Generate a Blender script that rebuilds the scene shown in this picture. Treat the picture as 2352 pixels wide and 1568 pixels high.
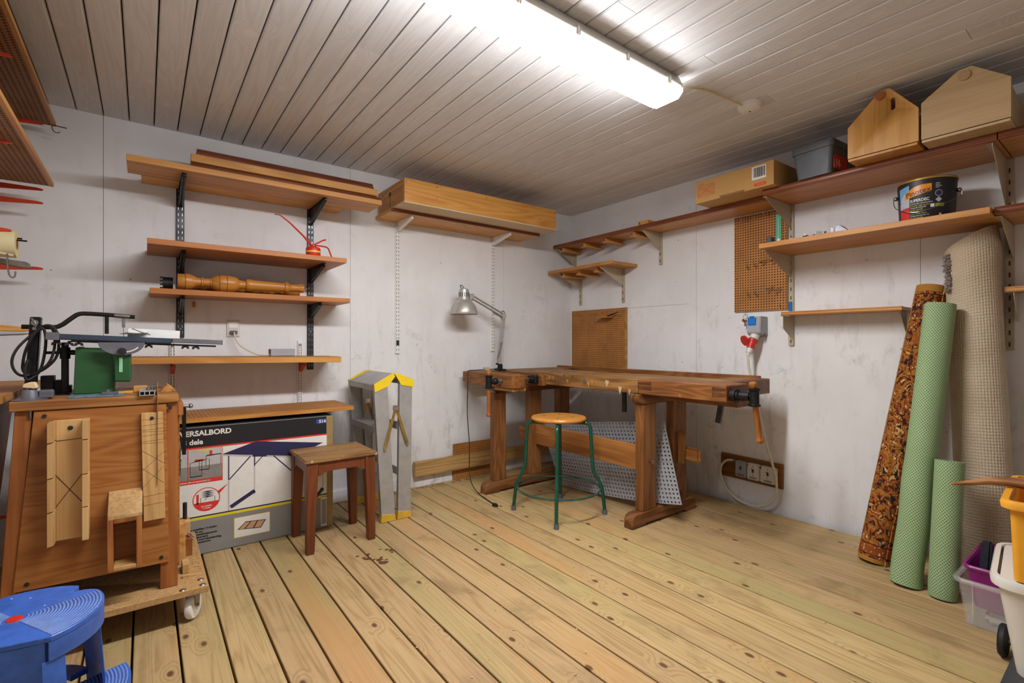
import bpy, bmesh, math, random
from mathutils import Vector, Matrix
random.seed(7)
for o in list(bpy.data.objects): bpy.data.objects.remove(o, do_unlink=True)
S = bpy.context.scene
COL = S.collection
PI = math.pi
H = 2.115                                   # ceiling height
# ------------------------------------------------------------------ camera, world, exposure
cam = bpy.data.cameras.new('camera'); cam.lens = 17.143; cam.sensor_width = 36; cam.shift_y = 0.0017
cam.clip_start = 0.05; cam.clip_end = 50
camo = bpy.data.objects.new('camera', cam); COL.objects.link(camo)
camo.location = (-2.997, -3.115, 1.0)
camo.rotation_euler = (PI/2, 0, math.radians(53.01-90))
S.camera = camo
S.view_settings.view_transform = 'Standard'; S.view_settings.look = 'None'
S.view_settings.gamma = 1.0; S.view_settings.exposure = 1.45
S.view_settings.use_curve_mapping = False
w = bpy.data.worlds.new('world'); S.world = w; w.use_nodes = True
w.node_tree.nodes['Background'].inputs[0].default_value = (.8, .85, 1, 1)
w.node_tree.nodes['Background'].inputs[1].default_value = 0.05
LAMP = 33.0                                 # strength of the fluorescent diffusers

# ------------------------------------------------------------------ material helpers
def lin(h):
    if not isinstance(h, str): return tuple(h)[:3] + (1,)
    c = [int(h[i:i+2], 16)/255 for i in (0, 2, 4)]
    return tuple(x/12.92 if x <= .04045 else ((x+.055)/1.055)**2.4 for x in c) + (1,)
class N:
    def __init__(s, name):
        s.m = bpy.data.materials.new(name); s.m.use_nodes = True; s.t = s.m.node_tree; s.t.nodes.clear()
        s.out = s.t.nodes.new('ShaderNodeOutputMaterial'); s.b = s.t.nodes.new('ShaderNodeBsdfPrincipled')
        s.t.links.new(s.b.outputs[0], s.out.inputs[0])
    def put(s, sock, v):
        if isinstance(v, bpy.types.NodeSocket): s.t.links.new(v, sock)
        else: sock.default_value = v
    def a(s, typ, ins=None, **kw):
        n = s.t.nodes.new(typ)
        for k, v in kw.items(): setattr(n, k, v)
        for k, v in (ins or {}).items(): s.put(n.inputs[k], v)
        return n
    def math(s, op, a, b=0., clamp=False):
        n = s.a('ShaderNodeMath', {0: a, 1: b}, operation=op); n.use_clamp = clamp; return n.outputs[0]
    def mix(s, f, a, b, blend='MIX'):
        n = s.a('ShaderNodeMix', data_type='RGBA', blend_type=blend)
        s.put(n.inputs[0], f); s.put(n.inputs[6], a if isinstance(a, bpy.types.NodeSocket) else lin(a))
        s.put(n.inputs[7], b if isinstance(b, bpy.types.NodeSocket) else lin(b)); return n.outputs[2]
    def ramp(s, f, stops, interp='LINEAR'):
        n = s.a('ShaderNodeValToRGB', {0: f}); r = n.color_ramp; r.interpolation = interp
        while len(r.elements) < len(stops): r.elements.new(.5)
        for e, (p, c) in zip(r.elements, stops): e.position = p; e.color = lin(c)
        return n.outputs[0]
    def rng(s, f, a, b, c=0., d=1.):
        n = s.a('ShaderNodeMapRange', {0: f, 1: a, 2: b, 3: c, 4: d}); n.interpolation_type = 'SMOOTHSTEP'; return n.outputs[0]
    def map(s, v, scale=(1, 1, 1), loc=(0, 0, 0), rot=(0, 0, 0)):
        return s.a('ShaderNodeMapping', {0: v, 1: loc, 2: rot, 3: scale}).outputs[0]
    def noise(s, v, scale=5., detail=3., rough=.5, dist=0.):
        return s.a('ShaderNodeTexNoise', {'Vector': v, 'Scale': scale, 'Detail': detail, 'Roughness': rough, 'Distortion': dist}).outputs[0]
    def vor(s, v, scale=5., feature='F1', rand=1.):
        return s.a('ShaderNodeTexVoronoi', {'Vector': v, 'Scale': scale, 'Randomness': rand}, feature=feature)
    def co(s, rand=True):
        c = s.a('ShaderNodeTexCoord').outputs['Object']
        if not rand: return c
        r = s.a('ShaderNodeObjectInfo').outputs['Random']
        k = s.a('ShaderNodeVectorMath', {0: (37.1, 17.3, 51.7), 'Scale': r}, operation='SCALE').outputs[0]
        return s.a('ShaderNodeVectorMath', {0: c, 1: k}, operation='ADD').outputs[0]
    def bump(s, h, strength=.2, dist=.002):
        s.put(s.b.inputs['Normal'], s.a('ShaderNodeBump', {'Height': h, 'Strength': strength, 'Distance': dist}).outputs[0])
    def fin(s, col, rough=.5, metal=0., spec=.5, **kw):
        s.put(s.b.inputs['Base Color'], col if isinstance(col, bpy.types.NodeSocket) else lin(col))
        s.put(s.b.inputs['Roughness'], rough); s.b.inputs['Metallic'].default_value = metal
        s.b.inputs['Specular IOR Level'].default_value = spec
        for k, v in kw.items(): s.put(s.b.inputs[k], v)
        return s.m
def plain(name, c, rough=.5, metal=0., var=.12, scale=30., spec=.5, bump=0., speck=None, **kw):
    n = N(name); v = n.co(); f = n.noise(v, scale, 4, .6)
    d = tuple(x*(1-var) for x in lin(c)[:3]); l = tuple(min(1, x*(1+var)) for x in lin(c)[:3])
    col = n.mix(n.rng(f, .3, .7), d, l)
    if speck:
        sp = n.vor(v, speck[1]).outputs[0]
        col = n.mix(n.math('LESS_THAN', sp, speck[2]), col, speck[0])
    if bump: n.bump(f, bump, .001)
    r = n.rng(n.noise(v, scale*.4, 3), .3, .7, max(0, rough-.08), min(1, rough+.1))
    return n.fin(col, r, metal, spec, **kw)
def wood(name, dark, mid, light, axis=0, scale=1., rough=.5, knots=0., rings=7., tint=.16, bump=.12, ring=.5, fine=.45, spec=.4, spots=None, knotcol='4a2a14', cell=.22, contrast=1.):
    n = N(name); v = n.co()
    sc = [5.*scale]*3; sc[axis] = .55*scale
    n1 = n.noise(n.map(v, sc), 1.5, 2, .5, .25)
    if knots:
        vo = n.vor(n.map(v, tuple(1/cell for _ in range(3))), 1.)
        d = vo.outputs['Distance']; rc = n.a('ShaderNodeSeparateColor', {0: vo.outputs['Color']}).outputs[0]
        has = n.math('LESS_THAN', rc, knots)
        n1 = n.math('ADD', n1, n.math('MULTIPLY', n.rng(d, .0, .35, .35, 0.), has))
        kn = n.math('MULTIPLY', n.rng(d, .03, .075, 1., 0.), has)
    rg = n.math('ADD', n.math('MULTIPLY', n.math('SINE', n.math('MULTIPLY', n1, rings*6.28)), .5), .5)
    sf = [150.*scale]*3; sf[axis] = 5.*scale
    fi = n.noise(n.map(v, sf), 1., 3, .6)
    bg = n.noise(v, 2.2*scale, 2, .5)
    f = n.math('ADD', n.math('ADD', n.math('MULTIPLY', rg, ring*.6), n.math('MULTIPLY', fi, fine)), n.math('MULTIPLY', bg, .55))
    f = n.math('SUBTRACT', f, (ring*.3+fine*.5+.275)-.5)
    if contrast != 1: f = n.math('ADD', n.math('MULTIPLY', n.math('SUBTRACT', f, .5), contrast), .5)
    col = n.ramp(f, [(.2, dark), (.5, mid), (.82, light)])
    if spots:
        col = n.mix(n.rng(n.noise(v, spots[1], 4, .7), spots[2], spots[2]+.06), col, spots[0])
    if knots: col = n.mix(n.math('MULTIPLY', kn, .8), col, knotcol)
    r = n.a('ShaderNodeObjectInfo').outputs['Random']
    col = n.a('ShaderNodeHueSaturation', {'Color': col, 'Value': n.math('ADD', n.math('MULTIPLY', r, tint), 1-tint/2)}).outputs[0]
    n.bump(f, bump, .0015)
    return n.fin(col, n.rng(fi, .2, .8, rough-.06, rough+.1), 0, spec)

# ------------------------------------------------------------------ mesh helpers
class G:
    def __init__(s): s.bm = bmesh.new()
    def _in(s, t, M=None, mi=0):
        if M is not None: bmesh.ops.transform(t, matrix=M, verts=t.verts)
        if mi:
            for f in t.faces: f.material_index = mi
        me = bpy.data.meshes.new('t'); t.to_mesh(me); t.free(); s.bm.from_mesh(me); bpy.data.meshes.remove(me); return s
    def box(s, x0, x1, y0, y1, z0, z1, bev=0., M=None, mi=0, seg=1):
        t = bmesh.new(); bmesh.ops.create_cube(t, size=1)
        for v in t.verts:
            v.co = Vector(((x0+x1)/2+v.co.x*abs(x1-x0), (y0+y1)/2+v.co.y*abs(y1-y0), (z0+z1)/2+v.co.z*abs(z1-z0)))
        if bev: bmesh.ops.bevel(t, geom=t.edges[:], offset=bev, segments=seg, affect='EDGES', clamp_overlap=True)
        return s._in(t, M, mi)
    def cbox(s, c, size, bev=0., M=None, mi=0, seg=1):
        return s.box(c[0]-size[0]/2, c[0]+size[0]/2, c[1]-size[1]/2, c[1]+size[1]/2, c[2]-size[2]/2, c[2]+size[2]/2, bev, M, mi, seg)
    def cyl(s, p0, p1, r0, r1=None, n=16, mi=0, cap=True):
        p0 = Vector(p0); p1 = Vector(p1); d = p1-p0; L = d.length
        t = bmesh.new(); bmesh.ops.create_cone(t, cap_ends=cap, cap_tris=False, segments=n, radius1=r0, radius2=r0 if r1 is None else r1, depth=L)
        M = Matrix.Translation((p0+p1)/2) @ d.to_track_quat('Z', 'Y').to_matrix().to_4x4()
        return s._in(t, M, mi)
    def sph(s, c, r, sc=(1, 1, 1), n=12, mi=0):
        t = bmesh.new(); bmesh.ops.create_uvsphere(t, u_segments=n, v_segments=max(6, n*2//3), radius=r)
        return s._in(t, Matrix.Translation(c) @ Matrix.Diagonal((*sc, 1)), mi)
    def prism(s, poly, d0, d1, plane='xz', bev=0., M=None, mi=0, seg=1):
        """poly of 2D points extruded between d0 and d1 along the remaining axis"""
        t = bmesh.new()
        def P(a, b, d): return {'xz': (a, d, b), 'yz': (d, a, b), 'xy': (a, b, d)}[plane]
        A = [t.verts.new(P(a, b, d0)) for a, b in poly]; B = [t.verts.new(P(a, b, d1)) for a, b in poly]
        t.faces.new(A); t.faces.new(B[::-1]); k = len(poly)
        for i in range(k): t.faces.new((A[i], B[i], B[(i+1) % k], A[(i+1) % k]))
        bmesh.ops.recalc_face_normals(t, faces=t.faces)
        if bev: bmesh.ops.bevel(t, geom=t.edges[:], offset=bev, segments=seg, affect='EDGES', clamp_overlap=True)
        return s._in(t, M, mi)
    def lathe(s, prof, n=24, M=None, mi=0, cap=True):
        """prof: (r,z) list around Z"""
        t = bmesh.new(); R = []
        for r, z in prof:
            R.append([t.verts.new((r*math.cos(2*PI*i/n), r*math.sin(2*PI*i/n), z)) for i in range(n)] if r > 1e-6 else [t.verts.new((0, 0, z))])
        for a, b in zip(R, R[1:]):
            for i in range(n):
                j = (i+1) % n
                q = [a[i % len(a)], a[j % len(a)], b[j % len(b)], b[i % len(b)]]
                u = []
                for v in q:
                    if v not in u: u.append(v)
                if len(u) > 2: t.faces.new(u)
        if cap:
            for r in (R[0], R[-1]):
                if len(r) > 2: t.faces.new(r)
        bmesh.ops.recalc_face_normals(t, faces=t.faces)
        return s._in(t, M, mi)
    def tube(s, pts, r, n=8, closed=False, mi=0, smooth=0):
        pts = [Vector(p) for p in pts]
        for _ in range(smooth):                                   # chaikin corner cutting
            q = [] if closed else [pts[0]]
            rg = range(len(pts)) if closed else range(len(pts)-1)
            for i in rg:
                a, b = pts[i], pts[(i+1) % len(pts)]
                q += [a.lerp(b, .25), a.lerp(b, .75)]
            if not closed: q.append(pts[-1])
            pts = q
        t = bmesh.new(); k = len(pts); rings = []; up = None
        for i, p in enumerate(pts):
            a = pts[i-1] if (i or closed) else p; b = pts[(i+1) % k] if (i < k-1 or closed) else p
            T = (b-a).normalized()
            if up is None:
                up = Vector((0, 0, 1)) if abs(T.z) < .9 else Vector((1, 0, 0))
            U = (up - T*up.dot(T)).normalized(); W = T.cross(U); up = U
            rr = r[i] if isinstance(r, (list, tuple)) else r
            rings.append([t.verts.new(p+(U*math.cos(2*PI*j/n)+W*math.sin(2*PI*j/n))*rr) for j in range(n)])
        for i in range(k if closed else k-1):
            A, B = rings[i], rings[(i+1) % k]
            for j in range(n): t.faces.new((A[j], A[(j+1) % n], B[(j+1) % n], B[j]))
        if not closed: t.faces.new(rings[0][::-1]); t.faces.new(rings[-1])
        bmesh.ops.recalc_face_normals(t, faces=t.faces)
        return s._in(t, None, mi)
    def quad(s, *pts, mi=0):
        f = s.bm.faces.new([s.bm.verts.new(p) for p in pts]); f.material_index = mi; return s
    def xform(s, M): bmesh.ops.transform(s.bm, matrix=M, verts=s.bm.verts); return s
ORG = {}
def wloc(o): return ORG.get(o.name, Vector((0, 0, 0)))
def thing(name, label, cat, loc, group=None, rot=None):
    o = bpy.data.objects.new(name, None); COL.objects.link(o); o.empty_display_size = .05
    o.location = loc; ORG[o.name] = Vector(loc)
    if rot: o.rotation_euler = rot
    return tag(o, label, cat, group)
def tag(o, label=None, cat=None, group=None, kind=None):
    if label: o['label'] = label
    if cat: o['category'] = cat
    if group: o['group'] = group
    if kind: o['kind'] = kind
    return o
def obj(name, g, mats, parent=None, local=False, smooth=35, label=None):
    """one mesh object. World coordinates unless local; a top-level one gets its origin at its base."""
    me = bpy.data.meshes.new(name)
    if isinstance(g, G):
        g.bm.to_mesh(me); g.bm.free()
    else: me = g; me.name = name
    for m in (mats if isinstance(mats, (list, tuple)) else [mats]): me.materials.append(m)
    o = bpy.data.objects.new(name, me); COL.objects.link(o)
    if parent is not None:
        o.parent = parent
        if not local: me.transform(Matrix.Translation(-wloc(parent)))
        ORG[o.name] = wloc(parent)
    elif not local:
        vs = me.vertices; lo = [min(v.co[i] for v in vs) for i in range(3)]; hi = [max(v.co[i] for v in vs) for i in range(3)]
        c = Vector(((lo[0]+hi[0])/2, (lo[1]+hi[1])/2, lo[2]))
        me.transform(Matrix.Translation(-c)); o.location = c; ORG[o.name] = c
    if smooth:
        me.polygons.foreach_set('use_smooth', [True]*len(me.polygons)); me.set_sharp_from_angle(angle=math.radians(smooth))
    if label: o['label'] = label
    return o
def dup(o, parent=None):
    c = o.copy(); COL.objects.link(c); c.parent = parent; return c
def perf(nx, ny, p, hole, thick, back=True):
    """perforated sheet in local xy (front at z=0 facing +z), square holes"""
    V = []; F = []; MI = []
    hr = hole/2
    for j in range(ny+1):
        for i in range(nx+1): V.append((i*p, j*p, 0))
    for j in range(ny):
        for i in range(nx):
            c = [j*(nx+1)+i, j*(nx+1)+i+1, (j+1)*(nx+1)+i+1, (j+1)*(nx+1)+i]
            cx, cy = (i+.5)*p, (j+.5)*p; b = len(V)
            q = [(-hr, -hr), (hr, -hr), (hr, hr), (-hr, hr)]
            V += [(cx+a, cy+d, 0) for a, d in q]; V += [(cx+a, cy+d, -thick) for a, d in q]
            for k in range(4):
                k2 = (k+1) % 4
                F.append((c[k], c[k2], b+k2, b+k)); MI.append(0)
                F.append((b+k, b+k2, b+4+k2, b+4+k)); MI.append(1)
    W, L = nx*p, ny*p; b = len(V)
    V += [(0, 0, 0), (W, 0, 0), (W, L, 0), (0, L, 0), (0, 0, -thick), (W, 0, -thick), (W, L, -thick), (0, L, -thick)]
    for k in range(4): F.append((b+(k+1) % 4, b+k, b+4+k, b+4+(k+1) % 4)); MI.append(0)
    if back: F.append((b+7, b+6, b+5, b+4)); MI.append(1)
    me = bpy.data.meshes.new('perf'); me.from_pydata(V, [], F); me.polygons.foreach_set('material_index', MI); me.update()
    return me
def frame(o, x, y, z): # matrix from origin and three axes
    m = Matrix.Identity(4)
    for i, a in enumerate((x, y, z, o)):
        for j in range(3): m[j][i] = a[j]
    return m
def text_mesh(s, size, bold=0., extrude=.0002, align='LEFT', shear=0., width=1.):
    cu = bpy.data.curves.new('txt', 'FONT'); cu.body = s; cu.size = size; cu.extrude = extrude; cu.offset = bold; cu.align_x = align; cu.shear = shear
    cu.resolution_u = 3
    ob = bpy.data.objects.new('txt', cu); me = bpy.data.meshes.new_from_object(ob)
    bpy.data.objects.remove(ob); bpy.data.curves.remove(cu)
    if width != 1: me.transform(Matrix.Diagonal((width, 1, 1, 1)))
    return me
def add_text(g, s, size, M, **k):
    me = text_mesh(s, size, **k); me.transform(M); g.bm.from_mesh(me); bpy.data.meshes.remove(me); return g
# ------------------------------------------------------------------ materials
def wall_mat():
    n = N('painted_wall'); v = n.co(False)
    g_ = n.a('ShaderNodeNewGeometry').outputs['Position']
    base = n.mix(n.rng(n.noise(g_, 1.7, 3, .6), .35, .7), 'e1e0e0', 'ecebec')
    lo = n.rng(n.a('ShaderNodeSeparateXYZ', {0: g_}).outputs[2], .15, 1.9, 1., .3)
    big = n.rng(n.noise(n.map(g_, (1, 1, .8), (4, 2, 1)), 1.6, 2), .35, .65)
    st = n.noise(n.map(g_, (15, 15, 3.2)), 1., 6, .7)                    # soft vertical streaks
    k = n.math('MULTIPLY', lo, n.math('ADD', n.math('MULTIPLY', big, .8), .25))
    base = n.mix(n.math('MULTIPLY', n.rng(st, .5, .76, 0., .5), k), base, '8d8074')
    bl = n.noise(g_, 7., 7, .72)                                          # mildew blotches
    base = n.mix(n.math('MULTIPLY', n.rng(bl, .54, .7, 0., .5), k), base, '8b8178')
    sm = n.noise(g_, 26., 5, .7)
    base = n.mix(n.math('MULTIPLY', n.math('MULTIPLY', n.rng(sm, .58, .7, 0., .6), n.rng(bl, .5, .62)), k), base, '57504a')
    sp = n.vor(g_, 7.).outputs[0]
    base = n.mix(n.rng(sp, .02, .04, .6, 0.), base, '5d4e42')
    n.bump(n.noise(g_, 55., 4), .1, .0015)
    return n.fin(base, .7, 0, .2)
def ceil_mat():
    n = N('whitewashed_ceiling_board'); v = n.co()
    n1 = n.noise(n.map(v, (9, .7, 9)), 1.3, 3, .5, .5)
    vo = n.vor(n.map(v, (5.5, 4.2, 1.)), 1.); vo.voronoi_dimensions = '2D'; d = vo.outputs['Distance']
    has = n.math('LESS_THAN', n.a('ShaderNodeSeparateColor', {0: vo.outputs['Color']}).outputs[1], .33)
    n1 = n.math('ADD', n1, n.math('MULTIPLY', n.rng(d, .0, .4, .45, 0.), has))
    rg = n.math('ADD', n.math('MULTIPLY', n.math('SINE', n.math('MULTIPLY', n1, 60.)), .5), .5)
    fi = n.noise(n.map(v, (160, 5, 160)), 1., 3, .6)
    f = n.math('ADD', n.math('MULTIPLY', rg, .2), n.math('ADD', n.math('MULTIPLY', fi, .3), .18))
    col = n.ramp(f, [(.15, 'd0cecf'), (.45, 'dddcdd'), (.85, 'e9e8e9')])
    kn = n.math('MULTIPLY', n.rng(d, .04, .16, .6, 0.), has)
    col = n.mix(kn, col, 'ebe8e5')
    r = n.a('ShaderNodeObjectInfo').outputs['Random']
    col = n.a('ShaderNodeHueSaturation', {'Color': col, 'Value': n.math('ADD', n.math('MULTIPLY', r, .1), .95)}).outputs[0]
    n.bump(f, .02, .001)
    return n.fin(col, .62, 0, .25)
def floor_mat():
    n = N('treated_pine_floor'); v = n.co()
    # knots
    vo = n.vor(n.map(v, (6.4, 3.6, 1.)), 1.); vo.voronoi_dimensions = '2D'; d = vo.outputs['Distance']
    has = n.math('LESS_THAN', n.a('ShaderNodeSeparateColor', {0: vo.outputs['Color']}).outputs[0], .4)
    n1 = n.noise(n.map(v, (8, .36, 8)), 1.4, 2, .5, .25)
    n1 = n.math('ADD', n1, n.math('MULTIPLY', n.rng(d, .0, .3, .2, 0.), has))
    rg = n.math('ADD', n.math('MULTIPLY', n.math('SINE', n.math('MULTIPLY', n1, 85.)), .5), .5)
    rg = n.math('POWER', rg, 2.2)
    fi = n.noise(n.map(v, (170, 4, 170)), 1., 3, .6)
    f = n.math('ADD', n.math('MULTIPLY', rg, .3), n.math('MULTIPLY', fi, .6))
    col = n.ramp(f, [(.12, 'bfa375'), (.45, 'b39567'), (.85, '91744a')])
    # greenish and reddish zones per board
    zn = n.noise(n.map(v, (2.2, .5, 2.2)), 1.3, 2)
    col = n.mix(n.rng(zn, .46, .72, 0., .6), col, '9f935f')
    zn2 = n.noise(n.map(v, (3.2, .55, 3.2), (9, 3, 1)), 1.2, 2)
    col = n.mix(n.rng(zn2, .55, .75, 0., .6), col, 'c0905a')
    dirt = n.noise(n.map(v, (2, 1.2, 2), (3, 7, 1)), 2.4, 5, .65, .4)
    col = n.mix(n.rng(dirt, .52, .74, 0., .6), col, '806848')
    kn = n.math('MULTIPLY', n.rng(d, .035, .075, .9, 0.), has)
    col = n.mix(kn, col, '5a3a20')
    r = n.a('ShaderNodeObjectInfo').outputs['Random']
    col = n.a('ShaderNodeHueSaturation', {'Color': col, 'Value': n.math('ADD', n.math('MULTIPLY', r, .2), .9), 'Hue': n.math('ADD', n.math('MULTIPLY', r, .012), .494)}).outputs[0]
    n.bump(n.math('SUBTRACT', n.math('MULTIPLY', fi, .5), n.math('MULTIPLY', rg, .3)), .12, .0012)
    return n.fin(col, n.rng(dirt, .3, .7, .45, .62), 0, .35)
M_WALL, M_CEIL, M_FLOOR = wall_mat(), ceil_mat(), floor_mat()
M_ENDGRAIN = wood('dark_dovetail_grain', '3a200e', '5a3417', '6e4522', 2, ring=.3)
M_GAP = plain('dark_gap', '241c14', .9)
M_HONEY = wood('honey_shelf_wood', 'a26a2e', 'c0853f', 'd09a52', 0, rough=.45, ring=.35, bump=.05)
M_HONEY_Y = wood('honey_shelf_wood_crossways', 'a0682e', 'bc8140', 'cc9552', 1, rough=.45, ring=.35, bump=.05)
M_RED = wood('red_teak_shelf', '945526', 'b26e32', 'c48641', 0, rough=.4, ring=.3, bump=.05)
M_RED_Y = wood('red_teak_shelf_crossways', 'aa6f3a', 'c48b52', 'd09e66', 1, rough=.4, ring=.3, bump=.05)
M_EDGE = wood('mahogany_edging', '55281a', '743c26', '8c5034', 0, rough=.35, ring=.3, bump=.05)
M_EDGE_Y = wood('mahogany_edging_crossways', '5f2f1e', '7e452b', '955a3a', 1, rough=.35, ring=.3, bump=.05)
M_FIR = wood('golden_fir', 'b8762c', 'd09347', 'dca75c', 0, rough=.4, rings=13, ring=.42, knots=.2, bump=.05)
M_FIR_Y = wood('golden_fir_crossways', 'a06a30', 'bd8747', 'cfa061', 1, rough=.5, rings=6, ring=.6, knots=.2, bump=.05)
M_PLYPALE = wood('pale_plywood', 'b59a74', 'c9b08a', 'd6c19e', 0, rough=.6, ring=.2, bump=.04)
M_BENCH = wood('worn_bench_beech', '4c2a12', '7d4c22', 'a06c38', 1, rough=.5, rings=14, ring=.28, tint=.1, spots=('c99a5e', 6., .66), bump=.2)
M_BENCHTOP = wood('worn_bench_top', '543418', '8c6334', 'ac8450', 1, rough=.55, rings=9, ring=.5, tint=.05, spots=('4a2a15', 7., .6), bump=.2)
M_BLEG = wood('bench_leg_wood', '4d2a12', '7d4f27', '9c6c3b', 2, rough=.5, rings=12, ring=.28, spots=('3c2110', 5., .64), bump=.15)
M_BFOOT = wood('bench_foot_wood', '46260f', '714522', '94653a', 0, rough=.55, ring=.5, spots=('b89468', 9., .68), bump=.15)
M_BEAM = wood('bench_beam_wood', '7c4a20', 'a56c35', 'b98347', 1, rough=.5, ring=.45, knots=.2, bump=.1)
M_HANDLE = wood('turned_handle_wood', '7c431a', 'a05f2a', 'b8793c', 2, rough=.3, ring=.4, bump=.05)
M_PLY = wood('orange_plywood', '844c20', 'a3672f', 'b27b42', 0, rough=.5, rings=16, ring=.42, bump=.06)
M_POST = wood('orange_post', '6e3c16', '97592a', 'ad7038', 2, rough=.5, ring=.5, bump=.1)
M_SLAB = wood('thick_slab_wood', '7e4a1e', 'a5703a', 'bc8a52', 0, rough=.6, ring=.5, bump=.15)
M_MITRE = wood('mitre_box_wood', 'a97a44', 'c39a62', 'd2ad78', 2, rough=.55, ring=.3, bump=.05)
M_MDF = plain('raw_chipboard', 'b08a58', .75, var=.18, scale=90, bump=.3)
M_STOOLTOP = wood('paint_spotted_stool_top', '5a3c20', '8a643c', 'a27c50', 0, rough=.5, ring=.4, spots=('c4bbae', 30., .64), bump=.15)
M_STOOLRED = wood('red_stained_stool_wood', '46200f', '6e381c', '804827', 2, rough=.4, ring=.25, spots=('c0aa98', 48., .68), bump=.1)
M_SEAT = wood('varnished_stool_seat', 'b0702c', 'cc8a3e', 'dba055', 0, rough=.3, ring=.3, fine=.35, bump=.03)
M_BALUSTER = wood('turned_oak', '8a5222', 'b0742f', 'c68d48', 0, rough=.32, ring=.3, fine=.5, bump=.08)
M_RAIL = wood('oak_rail', '8e673a', 'b08a54', 'c29e68', 0, rough=.6, ring=.5, knots=.15, bump=.08)
M_BIRCH = wood('birch_plywood', 'ab8c62', 'c3a478', 'd1b68c', 1, rough=.5, ring=.25, rings=4, bump=.04)
M_AMBER = wood('amber_plywood', 'a8722e', 'c8914a', 'd7a660', 2, rough=.42, ring=.3, spots=('8a5a26', 11., .68), bump=.05)
M_STICK = wood('driftwood', '6e4424', '9c6a3c', 'bb8a58', 1, rough=.6, ring=.6, scale=2, bump=.3)
M_PEG = plain('brown_hardboard', 'b0763a', .6, var=.14, scale=6)
M_PEGD = plain('brown_hardboard_plain', '8a5a2a', .6, var=.1, scale=8)
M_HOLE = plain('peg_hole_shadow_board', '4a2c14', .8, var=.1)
M_BLACK = plain('black_steel', '232324', .38, .6, var=.2)
M_DKSTEEL = plain('dark_steel_upright', '3c3c3e', .4, .7, var=.15)
M_IRON = plain('black_cast_iron', '1e1e20', .45, .5, var=.25, scale=40, bump=.15)
M_STEEL = plain('steel', '9b9a97', .3, 1., var=.15)
M_CHROME = plain('chrome', 'c8c8c6', .15, 1., var=.05)
M_ALU = plain('ladder_aluminium', 'aaa8a7', .45, .4, var=.08, scale=20)
M_SILVER = plain('silver_lamp', 'bdbab6', .36, .5, var=.04)
M_WHITE = plain('white_enamel', 'e9e7e3', .4, var=.03)
M_BEIGE = plain('beige_bracket', 'b8aa90', .45, var=.06, scale=8)
M_BRACKRED = plain('red_bracket', 'c23a1c', .35, var=.06, scale=10)
M_WPLAS = plain('white_plastic', 'd8d4cc', .4, var=.04)
M_GREYPLAS = plain('grey_plastic', '5c6168', .45, var=.06)
M_DGREY = plain('dark_grey_plastic', '3a3b3d', .55, var=.08)
M_RUBBER = plain('black_rubber', '161617', .6, var=.2)
M_CABLEW = plain('white_cable', 'd4cbb8', .5, var=.05)
M_GREEN = plain('green_enamel_tube', '0d4a38', .25, var=.06)
M_GREENM = plain('green_machine_paint', '24542a', .4, var=.1, scale=12)
M_GREENL = plain('pale_green_label', '8dc59a', .5, var=.03)
M_BLUEM = plain('blue_grey_machine_table', '4b5568', .35, .6, var=.12, scale=14)
M_CASTGREY = plain('cast_grey_metal', '777780', .42, .6, var=.12)
M_BLUE = plain('blue_plastic', '3560b4', .38, var=.16, scale=28, speck=('c3cbdc', 34., .07))
M_REDP = plain('red_plastic', 'c42a20', .35, var=.05)
M_BLUEP = plain('bright_blue_plastic', '1a74c8', .35, var=.03)
M_YELLOW = plain('yellow_plastic', 'e2c31a', .45, var=.06)
M_YELLOWW = plain('dirty_yellow_foot', 'cfa638', .55, var=.12, scale=18)
M_CARD = plain('brown_cardboard', 'c09558', .75, var=.05, scale=9)
M_CARDD = plain('cardboard_inside', '8a6436', .8, var=.08)
M_PRINT_K = plain('print_black', '1d1c22', .45, var=.12, scale=5)
M_PRINT_R = plain('print_red', 'd8352e', .5, var=.03)
M_PRINT_Y = plain('print_yellow', 'e3cf23', .5, var=.03)
M_PRINT_N = plain('print_navy', '24264e', .5, var=.06)
M_PRINT_G = plain('print_grey', '8a8884', .5, var=.05, scale=5)
M_PRINT_W = plain('print_white', 'e6e3dd', .5, var=.03)
M_PRINT_LG = plain('print_light_grey', 'bdbab8', .5, var=.08, scale=18)
M_PRINT_B = plain('print_blue', '2b4aa0', .5, var=.03)
M_PRINT_T = plain('print_tan', 'c79a72', .5, var=.03)
M_TAPE = plain('brown_tape', '9a8150', .4, var=.12)
M_CREAM = plain('cream_plastic', 'd8c294', .45, var=.04)
M_TAPEROLL = plain('cream_roll', 'd6c79c', .6, var=.06, scale=8)
M_TEAL = plain('mint_scale', '5cc39a', .45, var=.04)
M_GREYPANEL = plain('grey_tile_plastic', 'a3a5ab', .5, var=.05, scale=9)
M_PURPLE = plain('purple_plastic', '8a1a74', .35, var=.06)
M_ORANGEP = plain('orange_yellow_plastic', 'eba52a', .4, var=.03)
M_CLOTHD = plain('dark_felt', '1b1c26', .95, var=.3, scale=60, bump=.4)
M_CLOTHB = plain('brown_felt', '4a3c30', .95, var=.3, scale=60, bump=.4)
M_BOOK = plain('blue_grey_booklet', '5d6f80', .5, var=.35, scale=55)
M_SHAV = plain('wood_shavings', 'b58a55', .8, var=.25)
def fridge(name, c, alpha):
    n = N(name); 
    t = n.a('ShaderNodeBsdfTransparent', {0: (1, 1, 1, 1)}); mx = n.a('ShaderNodeMixShader', {0: alpha})
    n.fin(c, .25, 0, .5)
    n.t.links.new(t.outputs[0], mx.inputs[1]); n.t.links.new(n.b.outputs[0], mx.inputs[2]); n.t.links.new(mx.outputs[0], n.out.inputs[0])
    return n.m
M_CLEAR = fridge('clear_box_plastic', 'e4e2de', .2)
M_MILKY = fridge('milky_bin_plastic', 'e2dfd8', .93)
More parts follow.
